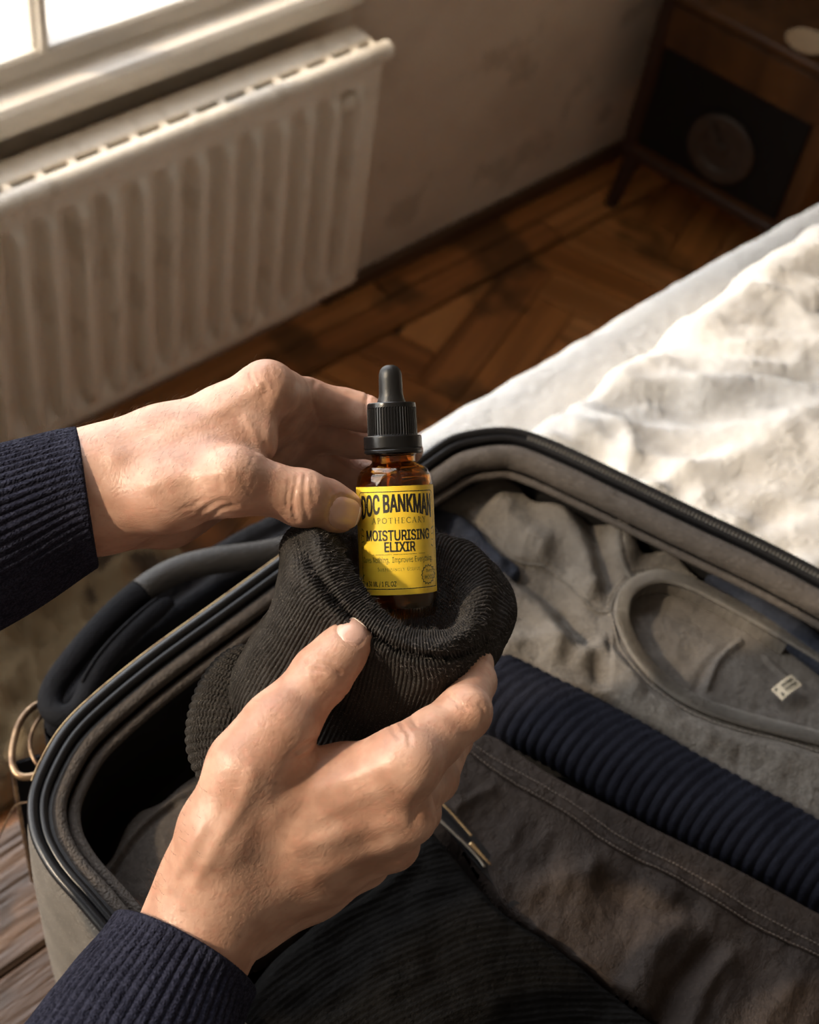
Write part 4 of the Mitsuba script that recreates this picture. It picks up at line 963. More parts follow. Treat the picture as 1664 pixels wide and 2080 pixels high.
# knitted sleeves with ribbed cuffs
bumped('mat_sleeve', proc(lambda p, n, uv: mix((0.009, 0.0095, 0.018), (0.025, 0.0265, 0.044), smoothstep(0.3, 0.8, noise(p.x * 1600, p.y * 1600, p.z * 1600) * 0.6 + fbm(p.x * 200, p.y * 200, p.z * 200, 3) * 0.4))),
       proc(lambda p, n, uv: noise(p.x * 1500, p.y * 1500, p.z * 1500) * 0.0007 + fbm(p.x * 500, p.y * 500, p.z * 500, 2) * 0.0006, eps=1.5e-4), 0.92, sheen=0.05, specular=0.1)
def sleeve(js, ribs, n=160, k=720, up=(0, 0, 1.0), depth=0.0010, ov=1.0, edge_tilt=0.0):
    c = np.array([np.r_[at(*j[:2], d=j[2]), j[3] * j[2] / FX] for j in js])
    c = spline(c, n)
    p, r = c[:, :3], c[:, 3]
    t, a, b = frames(p, up=up)
    th = np.arange(k) * 2 * np.pi / k
    wav = np.maximum(np.abs(np.cos(ribs * th / 2)), 0) ** 0.9
    rings = []
    for i in range(n - 1, -1, -1):
        rr = r[i] + depth * (wav - 0.5) + 0.0012 * (meshkit.fbm(np.stack([np.cos(th) * 3, np.sin(th) * 3, np.full(k, i * 0.06)], 1), 2, 5) - 0.5)
        rr = rr - depth * (wav - 0.5) * 0.75 * math.exp(-i / 3.0)
        rings.append(p[i] + (rr * np.cos(th))[:, None] * a[i] + (rr * ov * np.sin(th))[:, None] * b[i])
    d0, a0, b0, r0 = -t[0], a[0], b[0], r[0]
    for (dr_, dz) in ((-0.0004, 0.0008), (-0.0014, 0.0013), (-0.0026, 0.0009), (-0.0032, -0.0006), (-0.0034, -0.006), (-0.0034, -0.03)):
        rr = r0 + dr_ + depth * (wav - 0.5) * 0.2
        rings.append(p[0] + d0 * dz + (rr * np.cos(th))[:, None] * a0 + (rr * ov * np.sin(th))[:, None] * b0)
    m = loft(rings, cap0=p[-1])
    c0 = m.vertices[:k].mean(0)
    if ((m.face_normals[:k] * (m.triangles_center[:k] - c0)).sum(1)).mean() < 0:
        m.invert()
    return m
put('person__sleeve', sleeve([(174, 1012, 0.634, 145), (120, 1027, 0.632, 150), (0, 1078, 0.626, 174), (-200, 1160, 0.610, 200), (-520, 1290, 0.585, 225), (-1250, 1640, 0.52, 290)], 62), 'mat_sleeve', True)
put('person__sleeve', sleeve([(374, 1938, 0.594, 166), (345, 1990, 0.588, 172), (290, 2090, 0.574, 196), (190, 2270, 0.545, 225), (60, 2500, 0.51, 245), (-220, 3050, 0.45, 320)], 58, up=FWD), 'mat_sleeve', True)
for k_ in ('person__sleeve', 'person__sleeve_001'):
    labels[k_] = {'label': 'dark navy sleeve with a ribbed cuff'}
# ------------------------------------------------------------------ black knitted sock
def knit_color(p, n, uv):
    s = noise(p.x * 2400, p.y * 2400, p.z * 2400)
    w = fbm(p.x * 120, p.y * 120, p.z * 120, 3)
    return mix(mix((0.018, 0.0168, 0.016), (0.040, 0.037, 0.0355), w), (0.12, 0.11, 0.10), smoothstep(0.66, 0.97, s) * 0.75)
def knit_h(p, n, uv):
    # stitches: rows of slanting loops along the ribs
    row = uv.y * 620
    col = uv.x
    v = dr.abs(dr.sin(col * math.pi)) * 0.5 + 0.5 * dr.sin(row * 2 * math.pi + 2.2 * dr.abs(2 * (col - dr.floor(col)) - 1))
    return v * 0.00022 + noise(p.x * 1800, p.y * 1800, p.z * 1800) * 0.0006 + fbm(p.x * 600, p.y * 600, p.z * 600, 2) * 0.0004
bumped('mat_sock', proc(knit_color), proc(knit_h, eps=1.2e-4), 0.95, sheen=0.05, specular=0.08)
R_ = {
 'in2': [(800, 1280, .675), (850, 1285, .670), (880, 1310, .655), (880, 1340, .645), (850, 1360, .635), (800, 1355, .630), (760, 1330, .632), (745, 1300, .645), (760, 1285, .660), (780, 1280, .670)],
 'in1': [(775, 1170, .690), (870, 1180, .685), (915, 1230, .660), (915, 1290, .638), (870, 1318, .622), (808, 1305, .616), (757, 1262, .616), (730, 1205, .625), (715, 1165, .645), (730, 1165, .672)],
 'rim0': [(775, 1095, .694), (880, 1100, .690), (938, 1188, .664), (940, 1255, .634), (885, 1286, .617), (812, 1268, .611), (750, 1220, .609), (715, 1160, .613), (685, 1098, .632), (705, 1085, .668)],
 'rim1': [(772, 1074, .702), (888, 1083, .698), (958, 1162, .672), (957, 1258, .632), (890, 1298, .608), (806, 1278, .602), (738, 1226, .600), (695, 1160, .604), (662, 1084, .625), (684, 1066, .676)],
 'fold': [(775, 1070, .716), (905, 1088, .712), (985, 1140, .688), (985, 1268, .640), (898, 1322, .604), (800, 1298, .595), (720, 1240, .593), (668, 1166, .597), (632, 1080, .620), (656, 1062, .684)],
 'groove': [(775, 1085, .722), (915, 1095, .718), (1000, 1150, .696), (992, 1290, .650), (903, 1338, .612), (798, 1312, .6035), (712, 1250, .6005), (652, 1176, .6035), (615, 1080, .626), (640, 1064, .694)],
 'cuff': [(775, 1085, .738), (935, 1108, .732), (1038, 1196, .705), (1012, 1300, .655), (912, 1352, .608), (794, 1330, .5975), (700, 1264, .594), (625, 1186, .597), (580, 1106, .628), (616, 1075, .704)],
 'cuff2': [(775, 1110, .750), (940, 1135, .742), (1040, 1232, .715), (1005, 1340, .662), (918, 1395, .614), (790, 1362, .601), (682, 1292, .598), (598, 1212, .602), (571, 1138, .634), (606, 1110, .715)],
 'body1': [(775, 1200, .765), (900, 1230, .757), (1002, 1300, .735), (965, 1398, .676), (885, 1468, .626), (772, 1440, .606), (646, 1380, .604), (548, 1296, .610), (560, 1216, .645), (620, 1190, .725)],
 'body2': [(740, 1310, .765), (860, 1340, .755), (950, 1385, .735), (920, 1470, .682), (845, 1540, .638), (735, 1525, .615), (605, 1465, .610), (500, 1370, .618), (515, 1300, .655), (600, 1275, .730)],
 'body3': [(710, 1410, .755), (810, 1425, .748), (875, 1455, .728), (850, 1530, .686), (785, 1585, .650), (690, 1580, .628), (572, 1530, .622), (476, 1435, .630), (488, 1375, .664), (580, 1355, .725)],
 'bot': [(680, 1480, .730), (740, 1490, .725), (780, 1505, .715), (765, 1545, .695), (730, 1575, .676), (670, 1575, .660), (600, 1550, .655), (545, 1500, .662), (550, 1465, .684), (610, 1460, .715)]}
R_ = {k_: [(x_, y_, d_ if d_ < 0.66 else 0.66 + (d_ - 0.66) * 0.58) for x_, y_, d_ in v_] for k_, v_ in R_.items()}
order = ['in2', 'in1', 'rim0', 'rim1', 'fold', 'groove', 'cuff', 'cuff2', 'body1', 'body2', 'body3', 'bot']
NU = 1280
C = np.stack([spline(pts(R_[k]), NU, True) for k in order])                  # even arc length would slip: use control spacing
def ring_curve(lst):
    p = np.vstack([pts(lst), pts(lst[:1])])
    return CubicSpline(np.arange(len(p)), p, bc_type='periodic')(np.arange(NU) * len(lst) / NU)
C = np.stack([ring_curve(R_[k]) for k in order])
from scipy.interpolate import PchipInterpolator, Akima1DInterpolator
tk = np.array([0, 1, 1.8, 2.2, 2.8, 3.2, 3.9, 4.6, 5.6, 6.6, 7.6, 8.4])
tv = np.linspace(0, tk[-1], 210)
S = Akima1DInterpolator(tk, C, axis=0)(tv)
du = np.roll(S, -1, 1) - np.roll(S, 1, 1)
dv = np.gradient(S, axis=0)
Nn = np.cross(du, dv); Nn /= np.linalg.norm(Nn, axis=-1, keepdims=True) + 1e-12
lv = np.r_[[np.zeros(NU)], np.cumsum(np.linalg.norm(np.diff(S, axis=0), axis=-1), 0)]
ui = np.broadcast_to(np.arange(NU) / NU, S.shape[:2])
NR = 150
ribp = np.sqrt(np.maximum(0.5 + 0.5 * np.cos(2 * np.pi * NR * ui), 0))
lump = meshkit.fbm(S.reshape(-1, 3) * 70, 3, 5).reshape(S.shape[:2]) - 0.5
stitch = 0.5 + 0.5 * np.sin(2 * np.pi * (lv / 0.0021 + 0.35 * np.abs(np.mod(NR * ui, 1) * 2 - 1)))
outside = np.clip((tv - 1.0) / 0.8, 0, 1)[:, None]
c0 = S[60:].mean((0, 1))
sgn = np.sign((Nn[120:] * (S[120:] - c0)).sum(-1).mean())
disp = (0.00065 * ribp + 0.00022 * stitch * ribp) * (0.4 + 0.6 * outside) + 0.0035 * lump
S2 = S + sgn * Nn * disp[..., None]
sock = tri(S2.reshape(-1, 3), grid_faces(len(tv), NU, False, True))
if sgn < 0:
    pass
fn = sock.face_normals; 
if ((fn[-NU * 60:] * (sock.triangles_center[-NU * 60:] - c0)).sum(1)).mean() < 0:
    sock.invert()
tag('sock', 'black knitted wool sock, its mouth opened round the dropper bottle', 'sock')
put('sock__body', sock, 'mat_sock', True, uv=np.stack([(ui * NR).ravel(), lv.ravel()], 1))
# the rolled toe end behind it
toe = chain([(500, 1385, .668, 96), (465, 1450, .664, 84), (470, 1530, .662, 78)])
cs = spline(pts([(545, 1330, .672), (500, 1385, .668), (468, 1450, .664), (462, 1520, .662), (500, 1590, .664)]), 220)
rad = 80 * 0.665 / FX * np.array([max(1 - abs((i - 110) / 112.0) ** 3.2, 0.003) ** 0.5 for i in range(220)])
k = 420
th = np.arange(k) * 2 * np.pi / k
t_, a_, b_ = frames(cs, up=FWD)
lt = np.r_[0, np.cumsum(np.linalg.norm(np.diff(cs, axis=0), axis=1))]
V = []
for i in range(220):
    rr = rad[i] + 0.0009 * np.sqrt(0.5 + 0.5 * np.cos(2 * np.pi * (lt[i] / 0.0026 + 0.8 * np.cos(th + 0.5)))) + 0.00025 * np.cos(th * 60)
    V.append(cs[i] + (rr * np.cos(th))[:, None] * a_[i] + (rr * np.sin(th))[:, None] * b_[i])
tm_ = loft(V, cap0=cs[0], cap1=cs[-1])
put('sock__toe', outward(tm_), 'mat_sock', True, uv=np.vstack([np.stack([np.repeat(lt / 0.0026, k), np.tile(th * 0.017, 220)], 1), np.zeros((2, 2))]))
# loose fibres standing off the mouth and cuff of the sock
def fibres(P, N, count, length, radius, seed, key, bsdf, droop=0.0):
    r2 = np.random.default_rng(seed)
    idx = r2.integers(0, len(P), count)
    ms = []
    for i in idx:
        n = N[i]; tdir = unit(np.cross(n, r2.normal(size=3)))
        L_ = length * r2.uniform(0.4, 1.2)
        c1 = P[i] + (n * 0.55 + tdir * r2.uniform(-0.6, 0.6)) * L_ * 0.5
        c2 = P[i] + (n * r2.uniform(0.5, 1.0) + tdir * r2.uniform(-1, 1)) * L_ + np.array([0, 0, -droop * L_])
        ms.append(tube(spline(np.array([P[i] - n * 0.0003, c1, c2]), 5), [radius, radius, radius * 0.8, radius * 0.6, radius * 0.3], 3))
    k = put(key, cat(*ms), bsdf, False)
    labels[k] = {'kind': 'stuff'}
principled('mat_fibre', (0.16, 0.14, 0.13), 0.8)
w_rows = np.r_[38:110]
P_, N_ = S2[w_rows].reshape(-1, 3), (sgn * Nn)[w_rows].reshape(-1, 3)
fibres(P_, N_, 2600, 0.0026, 0.000045, 11, 'sock__fuzz', 'mat_fibre')

# ------------------------------------------------------------------ dropper bottle
pB, pT = at(812, 1252, d=0.6465), at(792, 741, d=0.6435)
ez = unit(pT - pB)
LEN = np.linalg.norm(pT - pB)
mid = (pB + pT) / 2
ey = -(EYE - mid); ey = unit(ey - ez * (ey @ ez))          # away from the eye
ex = np.cross(ey, ez)
PX = LEN / 511.0                                           # one picture point along the bottle
BM = basis(pB, ex, ey, ez)
def Z(py):
    return (1252 - py) * PX
Rb = 77.6 * PX
tag('dropper_bottle', 'small amber glass dropper bottle with a black pipette cap and a yellow printed label', 'bottle')
outer = [(0, 0.0006), (Rb * 0.75, 0.0), (Rb * 0.93, 0.0006), (Rb * 0.99, 0.003), (Rb, 0.006), (Rb, Z(992)), (Rb * 0.99, Z(980)), (Rb * 0.955, Z(967)), (Rb * 0.88, Z(955)), (Rb * 0.76, Z(947)), (Rb * 0.62, Z(942)), (Rb * 0.57, Z(938)), (Rb * 0.565, Z(926)), (Rb * 0.60, Z(924)), (Rb * 0.60, Z(921)), (Rb * 0.56, Z(919)), (Rb * 0.56, Z(890))]
inn = [(Rb * 0.46, Z(890)), (Rb * 0.46, Z(936)), (Rb * 0.55, Z(947)), (Rb * 0.78, Z(958)), (Rb * 0.87, Z(970)), (Rb * 0.9, Z(985)), (Rb * 0.9, 0.008), (Rb * 0.8, 0.0045), (0, 0.0035)]
scene['mat_amber'] = {'type': 'dielectric', 'int_ior': 1.5, 'specular_transmittance': {'type': 'rgb', 'value': [0.84, 0.56, 0.24]}}
def fine(pr, n):
    pr = np.array(pr); l = np.r_[0, np.cumsum(np.linalg.norm(np.diff(pr, axis=0), axis=1))]
    s = np.linspace(0, l[-1], n)
    return np.stack([np.interp(s, l, pr[:, k]) for k in (0, 1)], 1)
gl = lathe(np.vstack([outer, inn]), 96)
put('dropper_bottle__glass', outward(placed(gl, BM)), 'mat_amber', 40)
labels['dropper_bottle__glass'] = {'label': 'amber glass'}
principled('mat_cap', (0.006, 0.006, 0.0065), 0.24, specular=0.38)
bumped('mat_bulb', (0.009, 0.009, 0.0095), proc(lambda p, n, uv: noise(p.x * 2600, p.y * 2600, p.z * 2600) * 0.00003, eps=1e-4), 0.40, specular=0.35)
# ridged cap
kk = 52 * 8
a_ = np.arange(kk) * 2 * np.pi / kk
saw = np.clip(0.5 + 1.1 * np.cos(a_ * 52), 0, 1)
def ringz(r, z, amp):
    rr = r - amp * (1 - saw)
    return np.stack([rr * np.cos(a_), rr * np.sin(a_), np.full(kk, z)], 1)
cz = [(46.5, 818, 0), (48.3, 819.5, 0), (49.0, 822, 0), (49.4, 828, 0.0), (49.6, 829.5, 2.2), (50.6, 882, 2.4), (50.8, 884, 0.0), (50.8, 886, 0)]
capm = loft([ringz(r * PX, Z(y), am * PX) for r, y, am in cz[::-1]], cap0=[0, 0, Z(886)], cap1=[0, 0, Z(818)])
put('dropper_bottle__cap', outward(placed(capm, BM)), 'mat_cap', 25)
labels['dropper_bottle__cap'] = {'label': 'black ridged screw cap'}
col = lathe([(0, Z(885)), (56.5 * PX, Z(885)), (58.6 * PX, Z(886.5)), (59 * PX, Z(890)), (59 * PX, Z(909)), (57.6 * PX, Z(911)), (57.4 * PX, Z(913)), (58.6 * PX, Z(914.5)), (58.4 * PX, Z(919)), (55 * PX, Z(921.5)), (0, Z(921.5))], 96)
put('dropper_bottle__cap__collar', outward(placed(col, BM)), 'mat_cap', 30)
bulb = lathe([(0, Z(741)), (8 * PX, Z(741.8)), (15 * PX, Z(745)), (20.5 * PX, Z(751)), (23.2 * PX, Z(760)), (23.8 * PX, Z(772)), (24.0 * PX, Z(790)), (24.4 * PX, Z(800)), (26.0 * PX, Z(808)), (28.2 * PX, Z(814)), (29 * PX, Z(819)), (0, Z(819))], 72)
put('dropper_bottle__bulb', outward(placed(bulb, BM)), 'mat_bulb', 40)
labels['dropper_bottle__bulb'] = {'label': 'black rubber squeeze bulb'}
pip = lathe([(0, Z(925)), (15 * PX, Z(925)), (15 * PX, Z(1150)), (8 * PX, Z(1190)), (6 * PX, Z(1236)), (0, Z(1236))][::-1], 32)
scene['mat_pipette'] = {'type': 'dielectric', 'int_ior': 1.46, 'specular_transmittance': {'type': 'rgb', 'value': [0.92, 0.80, 0.6]}}
put('dropper_bottle__pipette', outward(placed(pip, BM)), 'mat_pipette', 40)

# label and its print, wrapped round the glass
RL = Rb + 0.00012
bumped('mat_label', proc(lambda p, n, uv: mix((0.78, 0.53, 0.035), (0.84, 0.60, 0.055), fbm(p.x * 300, p.y * 300, p.z * 300, 4))), proc(lambda p, n, uv: noise(p.x * 3000, p.y * 3000, p.z * 3000) * 0.00006, eps=1e-4), 0.42, specular=0.45)
principled('mat_label_ink', (0.016, 0.012, 0.008), 0.5)
TH0 = math.asin(np.clip((806 - 801.5) / 77.6, -1, 1)) * 0
def wrap(m, lift):
    """Bends flat artwork (x = arc, y = height above the base, z = thickness) round the bottle."""
    v = np.array(m.vertices)
    th = v[:, 0] / RL + TH0
    r = RL + lift + v[:, 2]
    return trimesh.Trimesh(np.stack([r * np.sin(th), -r * np.cos(th), v[:, 1]], 1), m.faces, process=False)
gx, gy = np.linspace(-1.95, 1.95, 90) * RL, np.linspace(Z(1202), Z(986), 8)
GX, GY = np.meshgrid(gx, gy, indexing='ij')
lab = wrap(tri(np.stack([GX, GY, GX * 0 + 0.00004], -1).reshape(-1, 3), grid_faces(90, 8)), 0)
back = wrap(tri(np.stack([GX, GY, GX * 0 - 0.00002], -1).reshape(-1, 3), grid_faces(90, 8)[:, ::-1]), 0)
put('dropper_bottle__label', placed(cat(lab, back), BM), 'mat_label', True)
labels['dropper_bottle__label'] = {'label': 'yellow paper label printed in black'}
def flat(geom, depth=0.00003):
    gs = [g for g in getattr(geom, 'geoms', [geom]) if g.area > 0]
    ms = [trimesh.creation.extrude_polygon(g, depth, engine='earcut') for g in gs]
    m = cat(*ms)
    return m.subdivide_to_size(0.0016) if False else m
AX = 803.0                                                 # picture column of the bottle's middle near the label
def axis_x(py):
    return 792 + (812 - 792) * (py - 741) / 511.0
def arc(px, py):
    return RL * math.asin(max(-0.995, min(0.995, (px - axis_x(py)) / 77.6)))
def finer(m, size=0.0011):
    v, f = trimesh.remesh.subdivide_to_size(m.vertices, m.faces, size, max_iter=8)
    return trimesh.Trimesh(v, f, process=False)
def lettering(text, x0, x1, y_top, y_base, bold=True, arch=0.0, key='dropper_bottle__label__lettering', mesh=None, caps=None, weight=0.0):
    m = mesh if mesh is not None else meshkit.text_mesh(text, 1.0, 0.00003, bold)
    if weight:
        m = cat(*[placed(m, trimesh.transformations.translation_matrix([dx * weight, 0, 0])) for dx in (-1, -0.33, 0.33, 1)])
    v = np.array(m.vertices)
    a, b = v[:, 0].min(), v[:, 0].max()
    s0, s1 = arc(x0, y_base), arc(x1, y_base)
    x = s0 + (v[:, 0] - a) / (b - a) * (s1 - s0)
    hgt = (y_base - y_top) * PX
    y = Z(y_base) + v[:, 1] / (caps or 1.0) * hgt
    if arch:
        u = (v[:, 0] - (a + b) / 2) / (b - a) * 2
        y = Z(y_top) - (Z(y_top) - y) * (1 + arch * u * u) - 0.0004 * u * u
    z = np.where(v[:, 2] > 1e-6, 0.00003, 0.0)
    put(key, placed(wrap(finer(trimesh.Trimesh(np.stack([x, y, z], 1), m.faces, process=False)), 0.00004), BM), 'mat_label_ink', False)
# a small set of roman capitals with serifs, drawn stroke by stroke (unit height)
def serif_text(text, gap=0.16, small=False):
    st, tn, sf = 0.115, 0.06, 0.05
    def ln(*p, w=st): return LineString(p).buffer(w / 2, cap_style=2, join_style=1)
    def sr(x, y, w=0.26): return shapely.box(x - w / 2, y - sf / 2, x + w / 2, y + sf / 2)
    def bowl(cx, cy, rx, ry, a0=0, a1=360, w=st):
        t = np.radians(np.linspace(a0, a1, 40))
        o = [(cx + rx * math.cos(q), cy + ry * math.sin(q)) for q in t]
        return LineString(o).buffer(w / 2, cap_style=2)
    G = {'A': (0.86, [ln((0.10, 0), (0.43, 1.0), w=tn), ln((0.43, 1.0), (0.78, 0)), ln((0.22, 0.36), (0.66, 0.36), w=tn), sr(0.10, 0.02), sr(0.78, 0.02)]),
         'P': (0.62, [ln((0.16, 0), (0.16, 1)), bowl(0.22, 0.73, 0.30, 0.25, -90, 90, 0.09), ln((0.1, 0.98), (0.24, 0.98), w=tn), ln((0.16, 0.48), (0.24, 0.48), w=tn), sr(0.16, 0.02), sr(0.1, 0.98, 0.14)]),
         'R': (0.78, [ln((0.16, 0), (0.16, 1)), bowl(0.22, 0.74, 0.28, 0.24, -90, 90, 0.09), ln((0.1, 0.98), (0.24, 0.98), w=tn), ln((0.16, 0.50), (0.24, 0.50), w=tn), ln((0.32, 0.5), (0.70, 0.02), w=0.10), sr(0.16, 0.02), sr(0.72, 0.02, 0.16)]),
         'O': (0.92, [bowl(0.46, 0.5, 0.38, 0.46, w=0.10)]), 'C': (0.80, [bowl(0.46, 0.5, 0.38, 0.46, 42, 318, 0.10), ln((0.75, 0.74), (0.75, 0.96), w=tn)]), 'G': (0.88, [bowl(0.46, 0.5, 0.38, 0.46, 42, 320, 0.10), ln((0.76, 0.08), (0.76, 0.42)), sr(0.74, 0.42, 0.24), ln((0.75, 0.74), (0.75, 0.96), w=tn)]),
         'T': (0.78, [ln((0.39, 0), (0.39, 1)), ln((0.04, 0.97), (0.74, 0.97), w=tn), sr(0.39, 0.02), ln((0.06, 0.78), (0.06, 0.97), w=sf), ln((0.72, 0.78), (0.72, 0.97), w=sf)]),
         'H': (0.92, [ln((0.18, 0), (0.18, 1)), ln((0.74, 0), (0.74, 1)), ln((0.18, 0.52), (0.74, 0.52), w=tn), sr(0.18, 0.02), sr(0.74, 0.02), sr(0.18, 0.98), sr(0.74, 0.98)]),
         'E': (0.66, [ln((0.16, 0), (0.16, 1)), ln((0.08, 0.97), (0.56, 0.97), w=tn), ln((0.16, 0.52), (0.46, 0.52), w=tn), ln((0.08, 0.03), (0.60, 0.03), w=tn), ln((0.55, 0.8), (0.55, 0.97), w=sf), ln((0.59, 0.03), (0.59, 0.2), w=sf)]),
         'F': (0.62, [ln((0.16, 0), (0.16, 1)), ln((0.08, 0.97), (0.56, 0.97), w=tn), ln((0.16, 0.52), (0.46, 0.52), w=tn), sr(0.16, 0.02), ln((0.55, 0.8), (0.55, 0.97), w=sf)]),
         'L': (0.62, [ln((0.16, 0), (0.16, 1)), ln((0.08, 0.03), (0.56, 0.03), w=tn), sr(0.16, 0.98), ln((0.55, 0.03), (0.55, 0.22), w=sf)]),
         'Y': (0.80, [ln((0.10, 1), (0.41, 0.46)), ln((0.72, 1), (0.41, 0.46), w=tn), ln((0.41, 0.48), (0.41, 0)), sr(0.41, 0.02), sr(0.10, 0.98, 0.2), sr(0.72, 0.98, 0.2)]),
         'U': (0.86, [ln((0.18, 1), (0.18, 0.32)), bowl(0.43, 0.32, 0.25, 0.28, 180, 360, 0.09), ln((0.68, 1), (0.68, 0.32), w=tn), sr(0.18, 0.98), sr(0.68, 0.98)]),
         'S': (0.60, [bowl(0.30, 0.74, 0.20, 0.22, 30, 270, 0.10), bowl(0.30, 0.27, 0.22, 0.25, -150, 90, 0.10)]),
         'I': (0.36, [ln((0.18, 0), (0.18, 1)), sr(0.18, 0.02), sr(0.18, 0.98)]),
         'N': (0.92, [ln((0.18, 0), (0.18, 1), w=tn), ln((0.18, 1), (0.74, 0)), ln((0.74, 0), (0.74, 1), w=tn), sr(0.18, 0.02), sr(0.14, 0.98), sr(0.74, 0.98)])}
    x, out = 0.0, []
    for i, ch in enumerate(text):
        if ch == ' ':
            x += 0.42; continue
        w, gs = G[ch.upper()]
        s = 0.78 if (small and ch.islower()) else 1.0
        g = shapely.union_all(gs)
        out.append(shapely.affinity.translate(shapely.affinity.scale(g, s, s, origin=(0, 0)), x, 0))
        x += w * s + gap
    return flat(shapely.union_all(out))
lettering('DOC BANKMAN', 737.0, 873.5, 1003, 1036.5, arch=0.36, weight=0.045)
lettering('APOTHECARY', 757, 863, 1048.5, 1060, mesh=serif_text('APOTHECARY', 0.24))
lettering('MOISTURISING', 746.5, 870.5, 1073.5, 1093.5, weight=0.022)
lettering('ELIXIR', 782, 843, 1097, 1116, weight=0.022)
lettering('Cures Nothing.  Improves Everything.', 740.5, 876, 1126.5, 1137.5, bold=False)
lettering('SURPRISINGLY USEFUL', 769, 852, 1147, 1154.5, mesh=serif_text('Surprisingly Useful', 0.18, True))
lettering('e 30 ML / 1 FL OZ', 746.5, 805.5, 1175, 1184.5)
lettering('Batch', 864.5, 878, 1154.5, 1160, bold=False)
lettering('#001', 861, 878.5, 1166, 1174, bold=False)
def stroke(points, w, key='dropper_bottle__label__ornament', closed=False):
    q = np.array([[arc(x, y), Z(y)] for x, y in points])
    g = (LineString(np.vstack([q, q[:1]])) if closed else LineString(q)).buffer(w * PX / 2, join_style=2, cap_style=2)
    m = finer(flat(g))
    m.vertices[:, 2] = np.where(m.vertices[:, 2] > 1e-6, 0.00003, 0)
    put(key, placed(wrap(m, 0.00004), BM), 'mat_label_ink', False)
def hline(x0, x1, y0, y1=None, n=16):
    y1 = y0 if y1 is None else y1
    return [(x0 + (x1 - x0) * t, y0 + (y1 - y0) * t) for t in np.linspace(0, 1, n)]
stroke(hline(734, 872, 997), 1.6, 'dropper_bottle__label__border')
stroke([(734, 997), (732.5, 999.5), (731.8, 1003)], 1.4, 'dropper_bottle__label__border')
stroke([(872, 997), (874, 999.5), (874.8, 1003)], 1.4, 'dropper_bottle__label__border')
stroke(hline(741, 885, 1190), 1.6, 'dropper_bottle__label__border')
stroke(hline(735.2, 741, 1072, 1190), 1.0, 'dropper_bottle__label__border')
stroke(hline(875.5, 884.6, 1003, 1190), 1.0, 'dropper_bottle__label__border')
for a, b in ((757, 761), (764, 796), (799, 846), (849, 862)):
    stroke(hline(a, b, 1121.5, n=6), 0.8)
for s, xs_ in ((1, (736.5, 741)), (-1, (878, 874.3))):
    for i, dy in enumerate((1072, 1084, 1096, 1108)):
        k_ = (-2.2, -0.6, 0.9, 2.4)[i]
        stroke([(xs_[0], dy + k_), (xs_[1], dy - k_)], 1.2)
star = []
for i in range(32):
    rr = 15.0 if i % 2 == 0 else 12.4
    star.append((868.5 + rr * 0.92 * math.cos(i * math.pi / 16), 1165 + rr * 1.32 * math.sin(i * math.pi / 16)))
star = [(min(x, 884.0), y) for x, y in star]
stroke(star, 1.5, closed=True)
stroke([(735.5, 1176), (743.0, 1176), (743.0, 1187), (736.2, 1187), (735.5, 1176)], 1.0)
stroke([(734.6, 1175), (742.0, 1162)], 1.6)
# ------------------------------------------------------------------ black leather bag beyond the suitcase
bumped('mat_leather', proc(lambda p, n, uv: mix((0.0035, 0.0038, 0.005), (0.007, 0.007, 0.009), fbm(p.x * 60, p.y * 60, p.z * 60, 4))), proc(lambda p, n, uv: fbm(p.x * 700, p.y * 700, p.z * 700, 3) * 0.0006, eps=2e-4), 0.8, specular=0.1)
bumped('mat_leather_worn', proc(lambda p, n, uv: mix((0.007, 0.006, 0.0055), (0.019, 0.016, 0.0135), fbm(p.x * 120, p.y * 120, p.z * 120, 4))), proc(lambda p, n, uv: fbm(p.x * 700, p.y * 700, p.z * 700, 3) * 0.0006, eps=2e-4), 0.6)
BGZ = 0.825
bag = [(720, 940), (600, 995), (520, 1040), (430, 1090), (345, 1143), (265, 1196), (200, 1256), (140, 1322), (100, 1378), (84, 1425), (92, 1462), (130, 1470), (200, 1400), (300, 1318), (430, 1222), (560, 1136), (720, 1020)]
bgm, bguv = cloth_mesh(bag, BGZ, 5.0, (), 30, 0.022, [], lambda q, W, d: 0.004 * field(q, 0.02, 91) - 0.014 * np.clip((d - 40) / 40, 0, 1), 0.647)
tag('leather_bag', 'black leather bag with a padded handle standing beyond the window side of the suitcase', 'bag')
put('leather_bag__body', bgm, 'mat_leather', True)
hp = spline(np.array([at(x, y, z=z) for x, y, z in [(640, 1094, .838), (520, 1128, .846), (430, 1140, .85), (345, 1165, .85), (270, 1215, .85), (205, 1276, .85), (145, 1345, .848), (108, 1400, .846), (104, 1438, .846), (128, 1455, .848), (158, 1440, .85), (178, 1404, .852), (212, 1346, .854), (270, 1282, .854), (318, 1240, .85), (345, 1222, .846)]]), 260)
rr = np.interp(np.arange(260), [0, 90, 130, 165, 185, 205, 250, 259], [0.0095, 0.0090, 0.0082, 0.0074, 0.0066, 0.0062, 0.0062, 0.004])
iw_ = 96
put('leather_bag__handle', sweep(hp[:iw_ + 1], circle(1.0, 20, 0.9), scale=np.stack([rr[:iw_ + 1], rr[:iw_ + 1]], 1)), 'mat_leather_worn', True)
put('leather_bag__handle', sweep(hp[iw_:], circle(1.0, 20, 0.9), scale=np.stack([rr[iw_:] * 1.03, rr[iw_:] * 1.03], 1)), 'mat_leather', True)
labels['leather_bag__handle'] = {'label': 'worn grey-brown padded end of the handle'}
e_ = hp[196:255] + np.array([-0.002, 0.0035, 0.0052])
put('leather_bag__handle_001__piping', tube(e_, 0.0013, 8), 'mat_leather', True)
